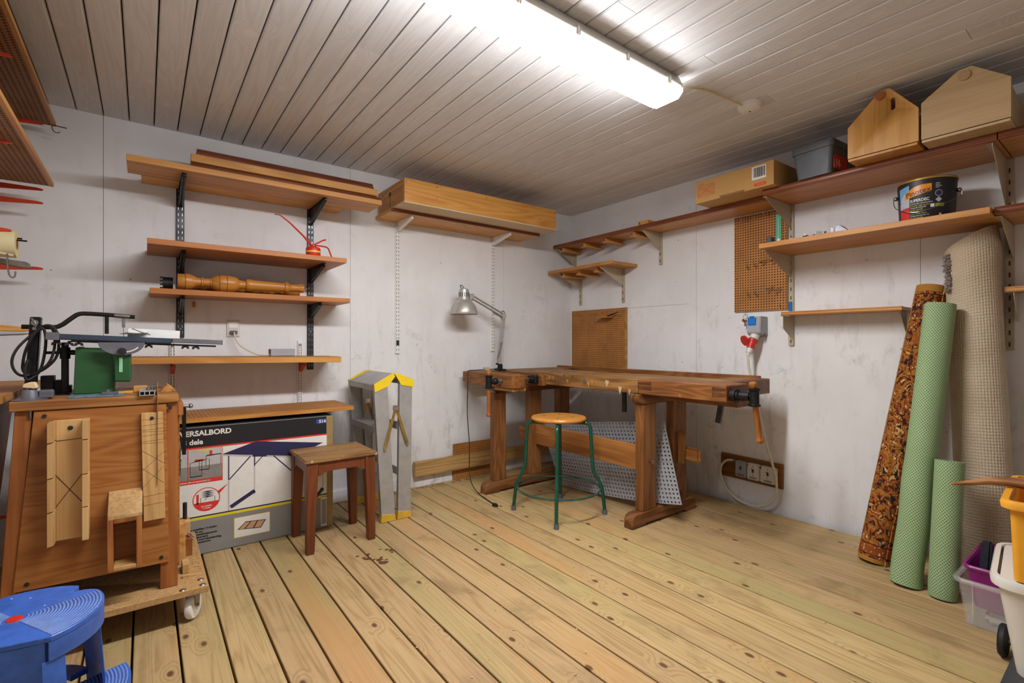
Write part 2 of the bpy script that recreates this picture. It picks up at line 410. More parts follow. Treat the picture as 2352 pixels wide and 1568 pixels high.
def emit(name, c, s):
    n = N(name); e = n.a('ShaderNodeEmission', {0: c, 1: s}); n.t.links.new(e.outputs[0], n.out.inputs[0]); return n.m
M_SIDE = emit('sloping_diffuser_side', (.985, .985, 1., 1), LAMP*.5)
M_LIP = emit('dim_diffuser_lip', (.985, .985, 1., 1), LAMP*.16)
M_TUBE = emit('lit_diffuser', (.985, .985, 1., 1), LAMP)

# ------------------------------------------------------------------ room shell
XL, YB = -3.72, -4.7                      # side wall and wall behind the camera
def struct(name, g, m, **k): return tag(obj(name, g, m, **k), kind='structure')
fl = struct('floor', G().box(XL-.1, .1, YB-.1, .1, -.08, -.026), M_GAP, smooth=0)
PITCH = .1245
def plank_mesh(w, t, L, ch, name):
    """board along Y, profile with eased edges; face up at z=0"""
    g = G(); h = w/2
    g.prism([(-h, -t), (h, -t), (h, -ch), (h-ch*.35, -ch*.3), (h-ch, 0), (-h+ch, 0), (-h+ch*.35, -ch*.3), (-h, -ch)], 0, L, 'xz')
    me = bpy.data.meshes.new(name); g.bm.to_mesh(me); g.bm.free(); return me
pm = plank_mesh(PITCH-.0065, .026, -YB-.002, .003, 'floor_board'); pm.materials.append(M_FLOOR)
x = -1.909-PITCH*14.5
while x < -.03:
    if x > XL-.03:
        o = bpy.data.objects.new('plank', pm); COL.objects.link(o); o.parent = fl
        o.location = (x, YB, random.uniform(-.0012, .0))
        o.location -= wloc(fl)
    x += PITCH
ce = struct('ceiling', G().box(XL-.1, .1, YB-.1, .1, H+.016, H+.06), M_GAP, smooth=0)
CP = .0998
def ceil_mesh(L, name):
    g = G(); h = CP/2
    g.prism([(-h+.0008, .016), (h-.0036, .016), (h-.0036, .007), (h-.0085, 0), (-h+.005, 0), (-h+.0008, .005)], 0, L, 'xz')
    me = bpy.data.meshes.new(name); g.bm.to_mesh(me); g.bm.free(); me.materials.append(M_CEIL); return me
x = -3.356-CP*3.5; cuts = [2.05, 3.3, 1.3, 2.7, 3.9]
CM = {}
i = 0
while x < .02:
    if x > XL-.03:
        c = cuts[(i*3) % 5]
        for y0, L in ((YB, -YB-c-.0015), (-c, c)):
            k = round(L, 3)
            if k not in CM: CM[k] = ceil_mesh(L, 'ceiling_board')
            o = bpy.data.objects.new('plank', CM[k]); COL.objects.link(o); o.parent = ce
            o.location = Vector((x, y0, H-.0)) - wloc(ce)
    x += CP; i += 1
def wall(name, ax, pos, a0, a1, seams, flip):
    """solid wall with board panels as parts; ax 'x' = wall runs along x at y=pos"""
    t = .1 if flip else -.1
    b = G()
    if ax == 'x': b.box(a0, a1, pos+t*.12, pos+t, -.05, H+.02)
    else: b.box(pos+t*.12, pos+t, a0, a1, -.05, H+.02)
    w_ = struct(name, b, M_GAP, smooth=0)
    ed = [a0]+sorted(s for s in seams if a0 < s < a1)+[a1]
    for p, q in zip(ed, ed[1:]):
        g = G(); e = .0009
        if ax == 'x': g.box(p+e, q-e, pos, pos+t*.12, -.03, H+.016)
        else: g.box(pos, pos+t*.12, p+e, q-e, -.03, H+.016)
        obj('wall_panel', g, M_WALL, w_, smooth=0)
    return w_
wall('wall_left', 'x', 0, XL-.1, .1, [-3.159, -1.947, -.735], True)
wall('wall_right', 'y', 0, YB-.1, 0, [-1.22, -2.42, -3.62, -4.82], True)
wall('wall_side', 'y', XL, YB-.1, 0, [-1.2, -2.4, -3.6, -4.8], False)
wall('wall_back', 'x', YB, XL-.1, .1, [-3.1, -1.9, -.7], False)
g = G().box(-.0015, .0, -1.16, -.63, 1.2715, 1.2735)
struct('trim_1', g, M_BEIGE, smooth=0)
# white painted skirting seen along the left wall
struct('baseboard_left', G().box(-2.17, -1.205, -.012, 0, 0, .075, .002), M_WALL)

# ------------------------------------------------------------------ fluorescent fixture
def fixture(label, x0, x1, yc, group, loc):
    t = thing('fluorescent_light', label, 'ceiling light', loc, group)
    zb = H
    # housing tray
    g = G(); w = .078
    g.prism([(yc-w, zb-.052), (yc-w-.006, zb-.046), (yc-w*.82, zb-.004), (yc+w*.82, zb-.004), (yc+w+.006, zb-.046), (yc+w, zb-.052)], x0+.012, x1-.012, 'yz', .002)
    obj('housing', g, M_WPLAS, t)
    # diffuser: shallow trough with sloping ends
    g = G(); pr = [(-w+.004, -.0525), (-w+.004, -.066), (-w*.66, -.096), (w*.66, -.096), (w-.004, -.066), (w-.004, -.0525)]
    bm = g.bm; rings = []
    for xx, k in ((x0+.004, .0), (x0+.008, .35), (x0+.03, 1.), (x1-.03, 1.), (x1-.008, .35), (x1-.004, 0.)):
        rings.append([bm.verts.new((xx, yc+y*(.93+.07*min(1, k*2)), zb-.0525+(z+.0525)*max(k, .02))) for y, z in pr])
    for i_, (A, B) in enumerate(zip(rings, rings[1:])):
        for j in range(5): bm.faces.new((A[j], A[j+1], B[j+1], B[j])).material_index = (1, 2, 0, 2, 1)[j] if i_ == 2 else 1
    for r_ in (rings[0], rings[-1][::-1]): bm.faces.new(r_).material_index = 1
    bmesh.ops.recalc_face_normals(bm, faces=bm.faces)
    obj('diffuser', g, [M_TUBE, M_LIP, M_SIDE], t, smooth=25)
    # end lens plates and clips
    for xe in (x0, x1):
        s = 1 if xe == x1 else -1
        g = G().prism([(yc-w, zb-.05), (yc-w, zb-.068), (yc-w*.72, zb-.09), (yc+w*.72, zb-.09), (yc+w, zb-.068), (yc+w, zb-.05)], xe-.003, xe+.001, 'yz')
        obj('end_cap', g, M_WPLAS, t)
    n_ = int(round((x1-x0)/.256))
    for i in range(n_):
        xx = x1-.105-.256*i
        for s in (-1, 1):
            g = G(); g.tube([(xx, yc+s*(w-.002), zb-.07), (xx, yc+s*(w+.009), zb-.064), (xx, yc+s*(w+.011), zb-.045), (xx, yc+s*(w+.002), zb-.036)], .0045, 6, smooth=1)
            g.box(xx-.011, xx+.011, yc+s*(w+.003), yc+s*(w+.008), zb-.068, zb-.046, .001)
            obj('clip', g, M_WPLAS, t)
    return t
fixture('long glowing fluorescent tube light fixed across the ceiling boards', -2.78, -1.205, -1.845, None, (-1.99, -1.845, H-.094))
t = thing('ceiling_rose', 'white round junction box on the ceiling beyond the tube light', 'junction box', (-.738, -1.963, H-.03))
obj('cover', G().lathe([(0, -.032), (.03, -.031), (.047, -.024), (.054, -.01), (.055, 0)], 28, Matrix.Translation((-.738, -1.963, H))), M_WHITE, t)
obj('screw', G().cyl((-.738, -1.963, H-.034), (-.738, -1.963, H-.031), .004, n=8), M_DGREY, t)
tag(obj('ceiling_cable', G().tube([(-1.203, -1.86, H-.03), (-1.1, -1.9, H-.008), (-1.0, -1.925, H-.006), (-.9, -1.94, H-.012), (-.78, -1.955, H-.014)], .004, 6, smooth=1), M_CREAM), 'thin tan cable from the tube light to the ceiling junction box', 'cable')
# ------------------------------------------------------------------ wall-hung shelving on the left wall (y = 0)
def upright_l(name, label, xc, z0, z1, wd, m, slot_m, cat='shelf upright', group=None, pitch=.031, screws=None):
    t = thing(name, label, cat, (xc, -.006, z0), group)
    obj('channel', G().box(xc-wd/2, xc+wd/2, -.012, 0, z0, z1, .0015), m, t)
    g = G(); z = z0+.02
    while z < z1-.02:
        for s in (-1, 1): g.box(xc+s*wd*.24-.0016, xc+s*wd*.24+.0016, -.0126, -.011, z, z+.014)
        z += pitch
    tag(obj('slots', g, slot_m, t, smooth=0), kind='stuff')
    for zz in (screws or []): obj('screw', G().cyl((xc, -.0155, zz), (xc, -.011, zz), .005, n=10), M_STEEL, t)
    return t
def bracket_l(name, label, xc, ztop, depth, drop, m, cat='shelf bracket', group=None, th=.02, tip=.012, y0=-.0125):
    t = thing(name, label, cat, (xc, y0, ztop-drop), group)
    g = G()
    g.prism([(y0, ztop-.003), (-depth, ztop-.003), (-depth, ztop-tip-.003), (y0-.012, ztop-drop), (y0, ztop-drop)], xc-.004, xc+.004, 'yz', .001)
    obj('web', g, m, t)
    g = G()
    g.box(xc-th/2, xc+th/2, -depth, y0, ztop-.003, ztop, .0006)
    obj('top_flange', g, m, t)
    g = G(); g.tube([(xc-.006, y0-.012, ztop-drop+.003), (xc-.006, -depth+.004, ztop-tip-.002)], .0045, 6); g.tube([(xc+.006, y0-.012, ztop-drop+.003), (xc+.006, -depth+.004, ztop-tip-.002)], .0045, 6)
    obj('folded_edge', g, m, t)
    return t
GU = 'dark steel shelf uprights on the left wall'
upright_l('shelf_upright', 'dark steel slotted upright behind the saw end of the left shelves', -2.847, 1.03, 1.93, .036, M_DKSTEEL, M_STEEL, group=GU, screws=[1.075])
upright_l('shelf_upright', 'dark steel slotted upright on the left wall behind the red oil can', -2.192, .84, 1.93, .036, M_DKSTEEL, M_STEEL, group=GU, screws=[1.07])
GB = 'dark steel shelf brackets on the left wall'
for xc, side in ((-2.847, 'saw end'), (-2.192, 'ladder end')):
    bracket_l('shelf_bracket', 'dark steel bracket under the top left shelf, %s' % side, xc, 1.8115, .315, .095, M_BLACK, group=GB)
    bracket_l('shelf_bracket', 'dark steel bracket under the oil can shelf, %s' % side, xc, 1.4495, .29, .085, M_BLACK, group=GB)
    bracket_l('shelf_bracket', 'dark steel bracket under the shelf with turned balusters, %s' % side, xc, 1.2345, .225, .085, M_BLACK, group=GB)
def board(name, label, x0, x1, y0, y1, z0, z1, m, cat='shelf', group=None, bev=.0015, rot=None, edge=None):
    g = G().box(x0, x1, y0, y1, z0, z1, bev)
    if rot:
        c = Vector(((x0+x1)/2, (y0+y1)/2, (z0+z1)/2)); g.xform(Matrix.Translation(c) @ Matrix.Rotation(rot[1], 4, rot[0]) @ Matrix.Translation(-c))
    return tag(obj(name, g, m), label, cat, group)
board('shelf_board', 'long honey coloured front board of the top left shelf', -3.062, -1.882, -.363, -.155, 1.812, 1.84, M_HONEY)
board('shelf_board', 'narrower pale board against the wall on the top left shelf', -3.01, -2.036, -.15, -.004, 1.812, 1.834, M_FIR)
board('shelf_board', 'reddish shelf board carrying the red oil can', -2.988, -2.09, -.37, -.004, 1.45, 1.476, M_RED)
board('shelf_board', 'worn reddish shelf board carrying the turned balusters', -2.978, -2.036, -.26, -.004, 1.235, 1.262, M_RED)
# mouldings on the top shelf
def moulding(label, x0, x1, yf, z0, prof):
    t = tag(obj('moulding_board', G().prism([(yf+a, z0+b) for a, b in prof], x0, x1, 'yz', .0008), M_EDGE), label, 'board'); return t
moulding('dark profiled moulding lying lowest on the top left shelf', -2.82, -1.885, -.338, 1.8402, [(0, 0), (0, .016), (.01, .023), (.05, .026), (.18, .026), (.18, 0)])
t = thing('moulding_board', 'orange faced moulding with dark profiled back, top of the pile on the left shelf', 'board', (-2.345, -.2, 1.867))
obj('front_strip', G().prism([(-.30, 1.8805), (-.30, 1.9185), (-.268, 1.9215), (-.238, 1.8665)], -2.818, -1.885, 'yz', .001), M_HONEY, t)
obj('profiled_back', G().prism([(-.268, 1.921), (-.266, 1.938), (-.256, 1.94), (-.252, 1.955), (-.24, 1.966), (-.2, 1.967), (-.18, 1.96), (-.18, 1.868), (-.238, 1.8665)], -2.79, -1.893, 'yz', .001), M_EDGE, t)
tag(obj('bottle_cap', G().lathe([(.016, 0), (.016, .018), (.011, .024), (.0, .026)], 16, Matrix.Translation((-2.88, -.24, 1.8402))), M_WPLAS), 'small white cap standing on the top left shelf', 'cap')
# oil can
ox, oy, oz = -2.258, -.32, 1.476
t = thing('oil_can', 'red pump oil can with long spout on the left shelf', 'oil can', (ox, oy, oz))
obj('reservoir', G().lathe([(.0, 0), (.036, 0), (.038, .004), (.038, .042), (.034, .048), (.018, .053), (.016, .062), (.0, .064)], 28, Matrix.Translation((ox, oy, oz))), M_REDP, t)
obj('label', G().lathe([(.0384, .02), (.0384, .027)], 28, Matrix.Translation((ox, oy, oz)), cap=False), M_PRINT_Y, t)
g = G(); g.tube([(ox-.008, oy, oz+.058), (ox-.05, oy, oz+.105), (ox-.12, oy+.005, oz+.17), (ox-.165, oy+.01, oz+.203), (ox-.183, oy+.012, oz+.205)], [.0062, .0052, .004, .003, .0025], 8)
obj('spout', g, M_REDP, t)
obj('spout_tip', G().cyl((ox-.183, oy+.012, oz+.205), (ox-.19, oy+.013, oz+.204), .0028, n=8), M_DGREY, t)
obj('pump_lever', G().tube([(ox+.005, oy, oz+.066), (ox+.03, oy, oz+.08), (ox+.05, oy, oz+.094), (ox+.068, oy, oz+.1)], .004, 8, smooth=1), M_REDP, t)
obj('handle', G().tube([(ox+.012, oy, oz+.062), (ox+.05, oy, oz+.062), (ox+.08, oy, oz+.058), (ox+.09, oy, oz+.03), (ox+.1, oy, oz+.004)], .0042, 8, smooth=2), M_REDP, t)
# turned balusters lying on the shelf
def baluster(label, x0, y, z, L, yaw, flip=1):
    prof = [(.0, 0), (.031, 0), (.0335, .004), (.0335, .036), (.036, .039), (.0355, .05), (.031, .07), (.021, .094), (.02, .112), (.024, .114), (.024, .122), (.0195, .124), (.02, .156), (.023, .159), (.023, .163), (.031, .175), (.038, .198), (.039, .203), (.0398, .24), (.039, .244), (.037, .27), (.03, .297), (.022, .305), (.0195, .34), (.026, .342), (.029, .35), (.03, .366), (.0265, .378), (.026, .385), (.0235, .5), (.0215, .555), (.025, .557), (.0265, .562), (.0265, .575), (.022, .582), (.0185, .588), (.018, .64), (.021, .648), (.021, .668), (.0, .67)]
    k = L/.67
    t = thing('turned_baluster', label, 'baluster', (x0, y, z), 'turned balusters on the left shelf')
    c = Vector((x0, y, z+.0449))
    M = Matrix.Translation(c) @ Matrix.Rotation(yaw, 4, 'Z') @ Matrix.Rotation(PI/2*flip, 4, 'Y') @ Matrix.Diagonal((1.12, 1.12, k, 1))
    obj('turning', G().lathe(prof, 28, M), M_BALUSTER, t, smooth=40)
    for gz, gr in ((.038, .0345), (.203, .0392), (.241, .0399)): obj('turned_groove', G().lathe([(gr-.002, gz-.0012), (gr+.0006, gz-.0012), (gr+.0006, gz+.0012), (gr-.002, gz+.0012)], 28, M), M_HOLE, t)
    g = G().cyl(M @ Vector((0, 0, .67)), M @ Vector((0, 0, .685)), .004, n=8); g.cyl(M @ Vector((0, 0, .683)), M @ Vector((0, 0, .69)), .014, .012, n=14)
    obj('end_stud', g, M_CHROME, t)
    return t
b1 = baluster('turned oak baluster lying in front on the left shelf', -2.868, -.2, 1.2622, .585, -.03)
b2 = baluster('turned oak baluster lying behind the other one on the left shelf', -2.27, -.06, 1.2622, .56, -.02, -1)
t = thing('hole_saw', 'dark toothed hole saw at the end of the balusters on the shelf', 'hole saw', (-2.9, -.15, 1.2622))
g = G().lathe([(.033, 0), (.033, .04), (.031, .04), (.031, 0)], 22, Matrix.Translation((-2.925, -.15, 1.2952)) @ Matrix.Rotation(PI/2, 4, 'Y'), cap=False); obj('cup', g, M_IRON, t)
g = G()
for k in range(11):
    a = 2*PI*k/11; g.box(-2.937, -2.924, -.15+.032*math.cos(a)-.002, -.15+.032*math.cos(a)+.002, 1.2952+.032*math.sin(a)-.0025, 1.2952+.032*math.sin(a)+.0025)
obj('teeth', g, M_IRON, t)
tag(obj('wall_hook', G().box(-2.79, -2.778, -.012, 0, 1.192, 1.222, .002), M_FIR), 'tiny wooden block fixed to the wall under the baluster shelf', 'block')
# white uprights, orange brackets and perforated shelves
GW = 'white slotted uprights low on the left wall'
upright_l('shelf_upright', 'white slotted upright low on the left wall beside the saw', -2.881, .42, 1.02, .026, M_WHITE, M_DGREY, group=GW, pitch=.0165, screws=[.985, .66])
upright_l('shelf_upright', 'white slotted upright low on the left wall by the dark upright', -2.252, .42, 1.015, .026, M_WHITE, M_DGREY, group=GW, pitch=.0165, screws=[.99])
for xc, n_ in ((-2.881, 'saw'), (-2.252, 'adapter')):
    bracket_l('shelf_bracket', 'orange red bracket under the perforated shelf, %s side' % n_, xc, .9005 if n_ == 'saw' else .891, .12, .06, M_BRACKRED, group='orange red shelf brackets', th=.016)
    bracket_l('shelf_bracket', 'orange red bracket under the lowest perforated shelf, %s side' % n_, xc, .6225, .2, .06, M_BRACKRED, group='orange red shelf brackets', th=.016)
def perf_shelf_l(label, x0, x1, yf, yb, z0, z1, tilt=0., edge=M_HONEY):
    t = thing('perforated_shelf', label, 'shelf', ((x0+x1)/2, (yf+yb)/2, z0))
    R = Matrix.Translation(((x0+x1)/2, 0, z0)) @ Matrix.Rotation(tilt, 4, 'Y') @ Matrix.Translation((-(x0+x1)/2, 0, -z0))
    p = .0165
    nx, ny = int((x1-x0)/p), int((yb-yf)/p)
    me = perf(nx, ny, p, .0055, .003)
    me.transform(Matrix.Translation((x0, yf, z1)) @ Matrix.Diagonal(((x1-x0)/(nx*p), (yb-yf)/(ny*p), 1, 1))); me.transform(R)
    o = obj('perforated_top', me, [M_PEG, M_HOLE], t, smooth=0)
    obj('front_edge', G().box(x0, x1, yf-.001, yf+.02, z0, z1-.0032, .001).xform(R), edge, t)
    obj('core', G().box(x0+.001, x1-.001, yf+.0205, yb, z0+.003, z1-.0033).xform(R), M_PEGD, t, smooth=0)
    return t
perf_shelf_l('perforated shelf holding the power adapter on the left wall', -3.06, -2.09, -.27, -.015, .897, .929, math.radians(.75))
perf_shelf_l('lowest perforated shelf above the printed table carton', -3.1, -2.05, -.37, -.014, .6235, .6455)
# wall socket with plug, cable and adapter
t = thing('wall_socket', 'white wall switch and socket plate between the left shelves', 'socket', (-2.602, -.006, 1.035))
obj('plate', G().box(-2.634, -2.57, -.008, 0, 1.036, 1.128, .003), M_WPLAS, t)
obj('switch', G().box(-2.625, -2.579, -.0105, -.007, 1.084, 1.12, .0015), M_WHITE, t)
obj('socket_insert', G().box(-2.625, -2.579, -.0095, -.007, 1.044, 1.082, .0015), M_WPLAS, t)
t2 = thing('adapter_lead', 'white plug lead hanging from the wall socket to the adapter', 'cable', (-2.6, -.02, 1.0))
obj('plug', G().box(-2.62, -2.584, -.03, -.0098, 1.052, 1.07, .004).cyl((-2.601, -.034, 1.061), (-2.601, -.029, 1.061), .006, n=10), M_GREYPLAS, t2)
obj('cord', G().tube([(-2.601, -.034, 1.06), (-2.6, -.045, 1.035), (-2.585, -.06, .995), (-2.55, -.08, .965), (-2.5, -.1, .9375), (-2.46, -.115, .9315), (-2.437, -.12, .936)], .0042, 8, smooth=2), M_CABLEW, t2)
t = thing('power_adapter', 'light grey power adapter box on the perforated shelf', 'adapter', (-2.37, -.11, .928))
obj('case', G().box(-2.436, -2.31, -.14, -.08, .9282, .968, .002), M_GREYPANEL, t)
obj('end_plate', G().box(-2.4375, -2.4362, -.138, -.082, .93, .966), M_CARDD, t)
# shelf with the long timber box and its white uprights
GF = 'tall white slotted uprights under the long timber box'
upright_l('shelf_upright', 'tall white slotted upright under the long timber box, ladder side', -1.628, .93, 1.79, .03, M_WHITE, M_DGREY, group=GF, pitch=.0255)
upright_l('shelf_upright', 'tall white slotted upright on the wall behind the work lamp', -.843, .937, 1.79, .03, M_WHITE, M_DGREY, group=GF, pitch=.0255)
bracket_l('shelf_bracket', 'white bracket under the long timber box shelf, ladder side', -1.628, 1.816, .24, .06, M_WHITE, group='white shelf brackets', th=.014)
bracket_l('shelf_bracket', 'white bracket under the long timber box shelf, corner side', -.843, 1.816, .24, .06, M_WHITE, group='white shelf brackets', th=.014)
tag(obj('price_sticker', G().box(-1.639, -1.618, -.0134, -.0128, .985, 1.02), M_PRINT_K), 'black sticker low on the ladder side white upright', 'sticker')
t = thing('shelf_board', 'shelf board with mahogany front edge under the long timber box', 'shelf', (-1.18, -.13, 1.8165))
obj('panel', G().box(-1.78, -.585, -.252, -.004, 1.8165, 1.8355), M_FIR, t, smooth=0)
obj('front_edging', G().box(-1.78, -.585, -.268, -.2522, 1.8165, 1.8355, .002), M_EDGE, t)
# long timber box
t = thing('timber_box', 'long shallow golden timber box on the white bracketed shelf', 'box', (-1.18, -.22, 1.836))
X0, X1, Y0, Y1, Z0, Z1 = -1.765, -.557, -.42, -.012, 1.836, 1.985
obj('bottom', G().box(X0-.006, X1+.006, Y0-.006, Y1, Z0, Z0+.008, .001), M_PLYPALE, t)
obj('front_board', G().box(X0, X1, Y0, Y0+.02, Z0+.0085, Z1, .0015), M_FIR, t)
obj('back_board', G().box(X0, X1, Y1-.02, Y1, Z0+.0085, Z1, .0015), M_FIR, t)
g = G(); yc = -.205
g.prism([(Y0+.0205, Z0+.0085), (Y1-.0205, Z0+.0085), (Y1-.0205, Z1), (Y0+.0205, Z1)], X0, X0+.02, 'yz', .001)
obj('end_board', g, M_FIR_Y, t)
obj('end_board', G().box(X1-.02, X1, Y0+.0205, Y1-.0205, Z0+.0085, Z1, .001), M_FIR_Y, t)
g = G().cyl((X0-.001, yc, Z1-.05), (X0+.002, yc, Z1-.05), .014, n=18); g.box(X0-.001, X0+.002, yc-.0016, yc+.0016, Z0+.02, Z1-.05)
obj('keyhole', g, M_HOLE, t, label='dark keyhole slot in the end board')
obj('lid_panel', G().box(X0+.021, X1-.021, Y0+.021, Y1-.021, Z1-.03, Z1-.022), M_FIR, t)
for xx, zz in ((X0+.01, Z1-.022), (X0+.01, Z0+.07), (-1.55, Z1-.02), (-1.55, Z0+.06), (-1.18, Z1-.02), (X1-.012, Z1-.02), (X1-.16, Z0+.06)):
    obj('screw', G().cyl((xx, Y0-.0012, zz), (xx, Y0+.001, zz), .0042, n=10), M_STEEL, t)
# low rail and perforated offcut at the bottom of the left wall
t = tag(obj('timber_rail', G().box(-1.52, -.1, -.054, -.0185, .083, .183, .002), M_RAIL), 'horizontal oak rail fixed low on the left wall beside the ladder', 'rail')
me = perf(24, 16, .0165, .0055, .003); me.transform(frame((-1.2, -.0165, .0), (1, 0, 0), (0, 0, 1), (0, -1, 0))); 
tag(obj('pegboard_offcut', me, [M_PEG, M_HOLE], smooth=0), 'brown perforated offcut behind the low oak rail', 'pegboard')
g = G()
for k in range(70):
    x_ = random.uniform(-1.5, -.75); y_ = -.032-abs(random.gauss(0, .018)); r_ = random.uniform(.004, .011)
    M = Matrix.Translation((x_, y_, .004)) @ Matrix.Rotation(random.uniform(0, 6), 4, 'Z') @ Matrix.Rotation(random.uniform(-.5, .5), 4, 'X')
    g.box(-r_, r_, -r_*.35, r_*.35, -.0008, .0008, M=M)
for k in range(50):
    x_ = random.uniform(-1.25, -.7); M = Matrix.Translation((x_, -.036+random.uniform(-.012, .012), .1862)) @ Matrix.Rotation(random.uniform(0, 6), 4, 'Z')
    r_ = random.uniform(.004, .009); g.box(-r_, r_, -r_*.4, r_*.4, -.001, .001, M=M)
tag(obj('wood_shavings', g, M_SHAV, smooth=0), 'scattered wood shavings along the low oak rail', 'shavings', kind='stuff')
# ------------------------------------------------------------------ shelving on the right wall (x = 0)
def upright_r(label, yc, z0, z1, group, wd=.024, m=M_BEIGE):
    t = thing('shelf_upright', label, 'shelf upright', (-.006, yc, z0), group)
    obj('channel', G().box(-.014, 0, yc-wd/2, yc+wd/2, z0, z1, .001), m, t)
    g = G(); z = z0+.015
    while z < z1-.03: g.box(-.0146, -.0135, yc-.003, yc+.003, z, z+.02); z += .05
    tag(obj('slots', g, M_DGREY, t, smooth=0), kind='stuff')
    return t
def bracket_r(label, yc, ztop, depth, drop, group, low=None):
    t = thing('shelf_bracket', label, 'shelf bracket', (-.0145, yc, ztop-drop), group)
    p = [(-.0145, ztop-.002), (-depth, ztop-.002), (-depth, ztop-(low or .012)), (-.03, ztop-drop), (-.0145, ztop-drop)]
    obj('web', G().prism(p, yc-.0015, yc+.0015, 'xz'), M_BEIGE, t)
    obj('top_flange', G().box(-depth, -.0145, yc-.0015, yc+.02, ztop-.002, ztop), M_BEIGE, t)
    return t
GRU = 'beige uprights on the right wall'; GRB = 'beige triangular brackets on the right wall'
upright_r('beige upright in the corner under the topmost shelf', -.062, 1.67, 1.796, GRU)
upright_r('beige upright on the right wall left of the tall pegboard', -.939, 1.57, 1.796, GRU)
upright_r('beige upright in the corner under the small lower shelf', -.126, 1.326, 1.575, GRU)
upright_r('beige upright at the free end of the small lower shelf', -.593, 1.32, 1.577, GRU)
upright_r('long beige upright beside the tall pegboard', -1.834, .987, 1.797, GRU, .028)
upright_r('long beige upright behind the tall beige carpet roll', -2.726, .97, 1.797, GRU, .028)
bracket_r('beige bracket in the corner under the topmost shelf', -.062, 1.7965, .215, .12, GRB)
bracket_r('beige bracket under the topmost shelf beside the small wood block', -.939, 1.7965, .215, .12, GRB)
bracket_r('beige bracket in the corner under the small lower shelf', -.126, 1.5775, .26, .11, GRB)
bracket_r('beige bracket at the free end of the small lower shelf', -.593, 1.5775, .27, .125, GRB)
bracket_r('beige bracket under the shelf with the grey crate', -1.834, 1.7965, .31, .13, GRB)
bracket_r('beige bracket under the white wood tool caddy', -2.716, 1.7965, .31, .2, GRB)
bracket_r('beige bracket under the shelf with loose hardware', -1.834, 1.5045, .31, .125, GRB)
bracket_r('beige bracket beside the top of the beige carpet roll', -2.7385, 1.5045, .29, .14, GRB)
bracket_r('blunt beige bracket under the lowest right shelf', -1.846, 1.1545, .14, .13, GRB, .07)
bracket_r('beige bracket under the lowest right shelf behind the rug', -2.37, 1.1545, .12, .1, GRB)
bracket_r('beige bracket under the low shelf at the right edge', -2.752, 1.2125, .12, .12, GRB)
def edged(label, y0, y1, depth, z0, z1, m=M_RED_Y, em=M_EDGE_Y, group=None):
    t = thing('shelf_board', label, 'shelf', (-depth/2, (y0+y1)/2, z0), group)
    obj('panel', G().box(-depth+.016, -.003, y0, y1, z0+.002, z1-.002, .0008), m, t)
    f = -depth; h = z1-z0
    obj('edging', G().prism([(f+.0158, z0), (f+.004, z0), (f, z0+h*.22), (f+.003, z0+h*.34), (f+.003, z0+h*.66), (f, z0+h*.78), (f+.004, z1), (f+.0158, z1)], y0, y1, 'xz'), em, t)
    return t
edged('topmost dark edged shelf board running into the corner', -.925, -.03, .235, 1.797, 1.826)
edged('topmost dark edged shelf board carrying the brown carton', -1.822, -.928, .235, 1.797, 1.826)
edged('dark edged shelf board carrying the grey crate and tool caddies', -2.732, -1.826, .335, 1.797, 1.826)
edged('dark edged top shelf board at the right edge of the picture', -3.63, -2.736, .335, 1.797, 1.826)
tag(obj('shelf_board', G().box(-.375, -.003, -2.72, -1.826, 1.505, 1.531, .0015), M_HONEY_Y), 'honey coloured shelf board carrying the paint can', 'shelf')
edged('reddish shelf board at the right edge beside the paint can', -3.62, -2.724, .335, 1.507, 1.535)
edged('narrow reddish lowest shelf on the right wall beside the rugs', -2.385, -1.838, .15, 1.155, 1.176, M_RED_Y, M_RED_Y)
edged('narrow reddish low shelf at the right edge by the beige roll', -3.3, -2.726, .135, 1.213, 1.235, M_RED_Y, M_RED_Y)
tag(obj('shelf_board', G().box(-.295, -.003, -.725, -.03, 1.578, 1.602, .0015), M_HONEY_Y), 'small honey coloured lower shelf in the corner', 'shelf')
# T shaped hanging rails under the two corner shelves
def trail(label, y, x0, x1, ztop, group, w=.06):
    t = thing('hanging_rail', label, 'rail', ((x0+x1)/2, y, ztop-.034), group)
    obj('stem', G().box(x0+.005, x1, y-.009, y+.009, ztop-.026, ztop-.0003, .001), M_FIR, t)
    obj('flange', G().box(x0, x1+.004, y-w/2, y+w/2, ztop-.034, ztop-.0262, .001), M_FIR, t)
for y_, n_ in ((-.115, 'nearest the corner'), (-.36, 'second from the corner'), (-.59, 'third from the corner'), (-.855, 'farthest from the corner')):
    trail('T shaped wooden rail under the topmost shelf, %s' % n_, y_, -.21, -.02, 1.797, 'T rails under the topmost shelf')
for y_, n_ in ((-.16, 'in the corner'), (-.335, 'in the middle'), (-.525, 'at the free end')):
    trail('T shaped wooden rail under the small lower shelf, %s' % n_, y_, -.245, -.02, 1.578, 'T rails under the small lower shelf', .05)
t = thing('wood_block', 'small drilled wood block lying on the topmost shelf', 'block', (-.13, -.93, 1.8262))
obj('body', G().box(-.215, -.06, -.985, -.9, 1.8262, 1.8572, .002), M_FIR, t)
obj('drill_hole', G().cyl((-.216, -.915, 1.84), (-.214, -.915, 1.84), .006, n=12), M_HOLE, t)
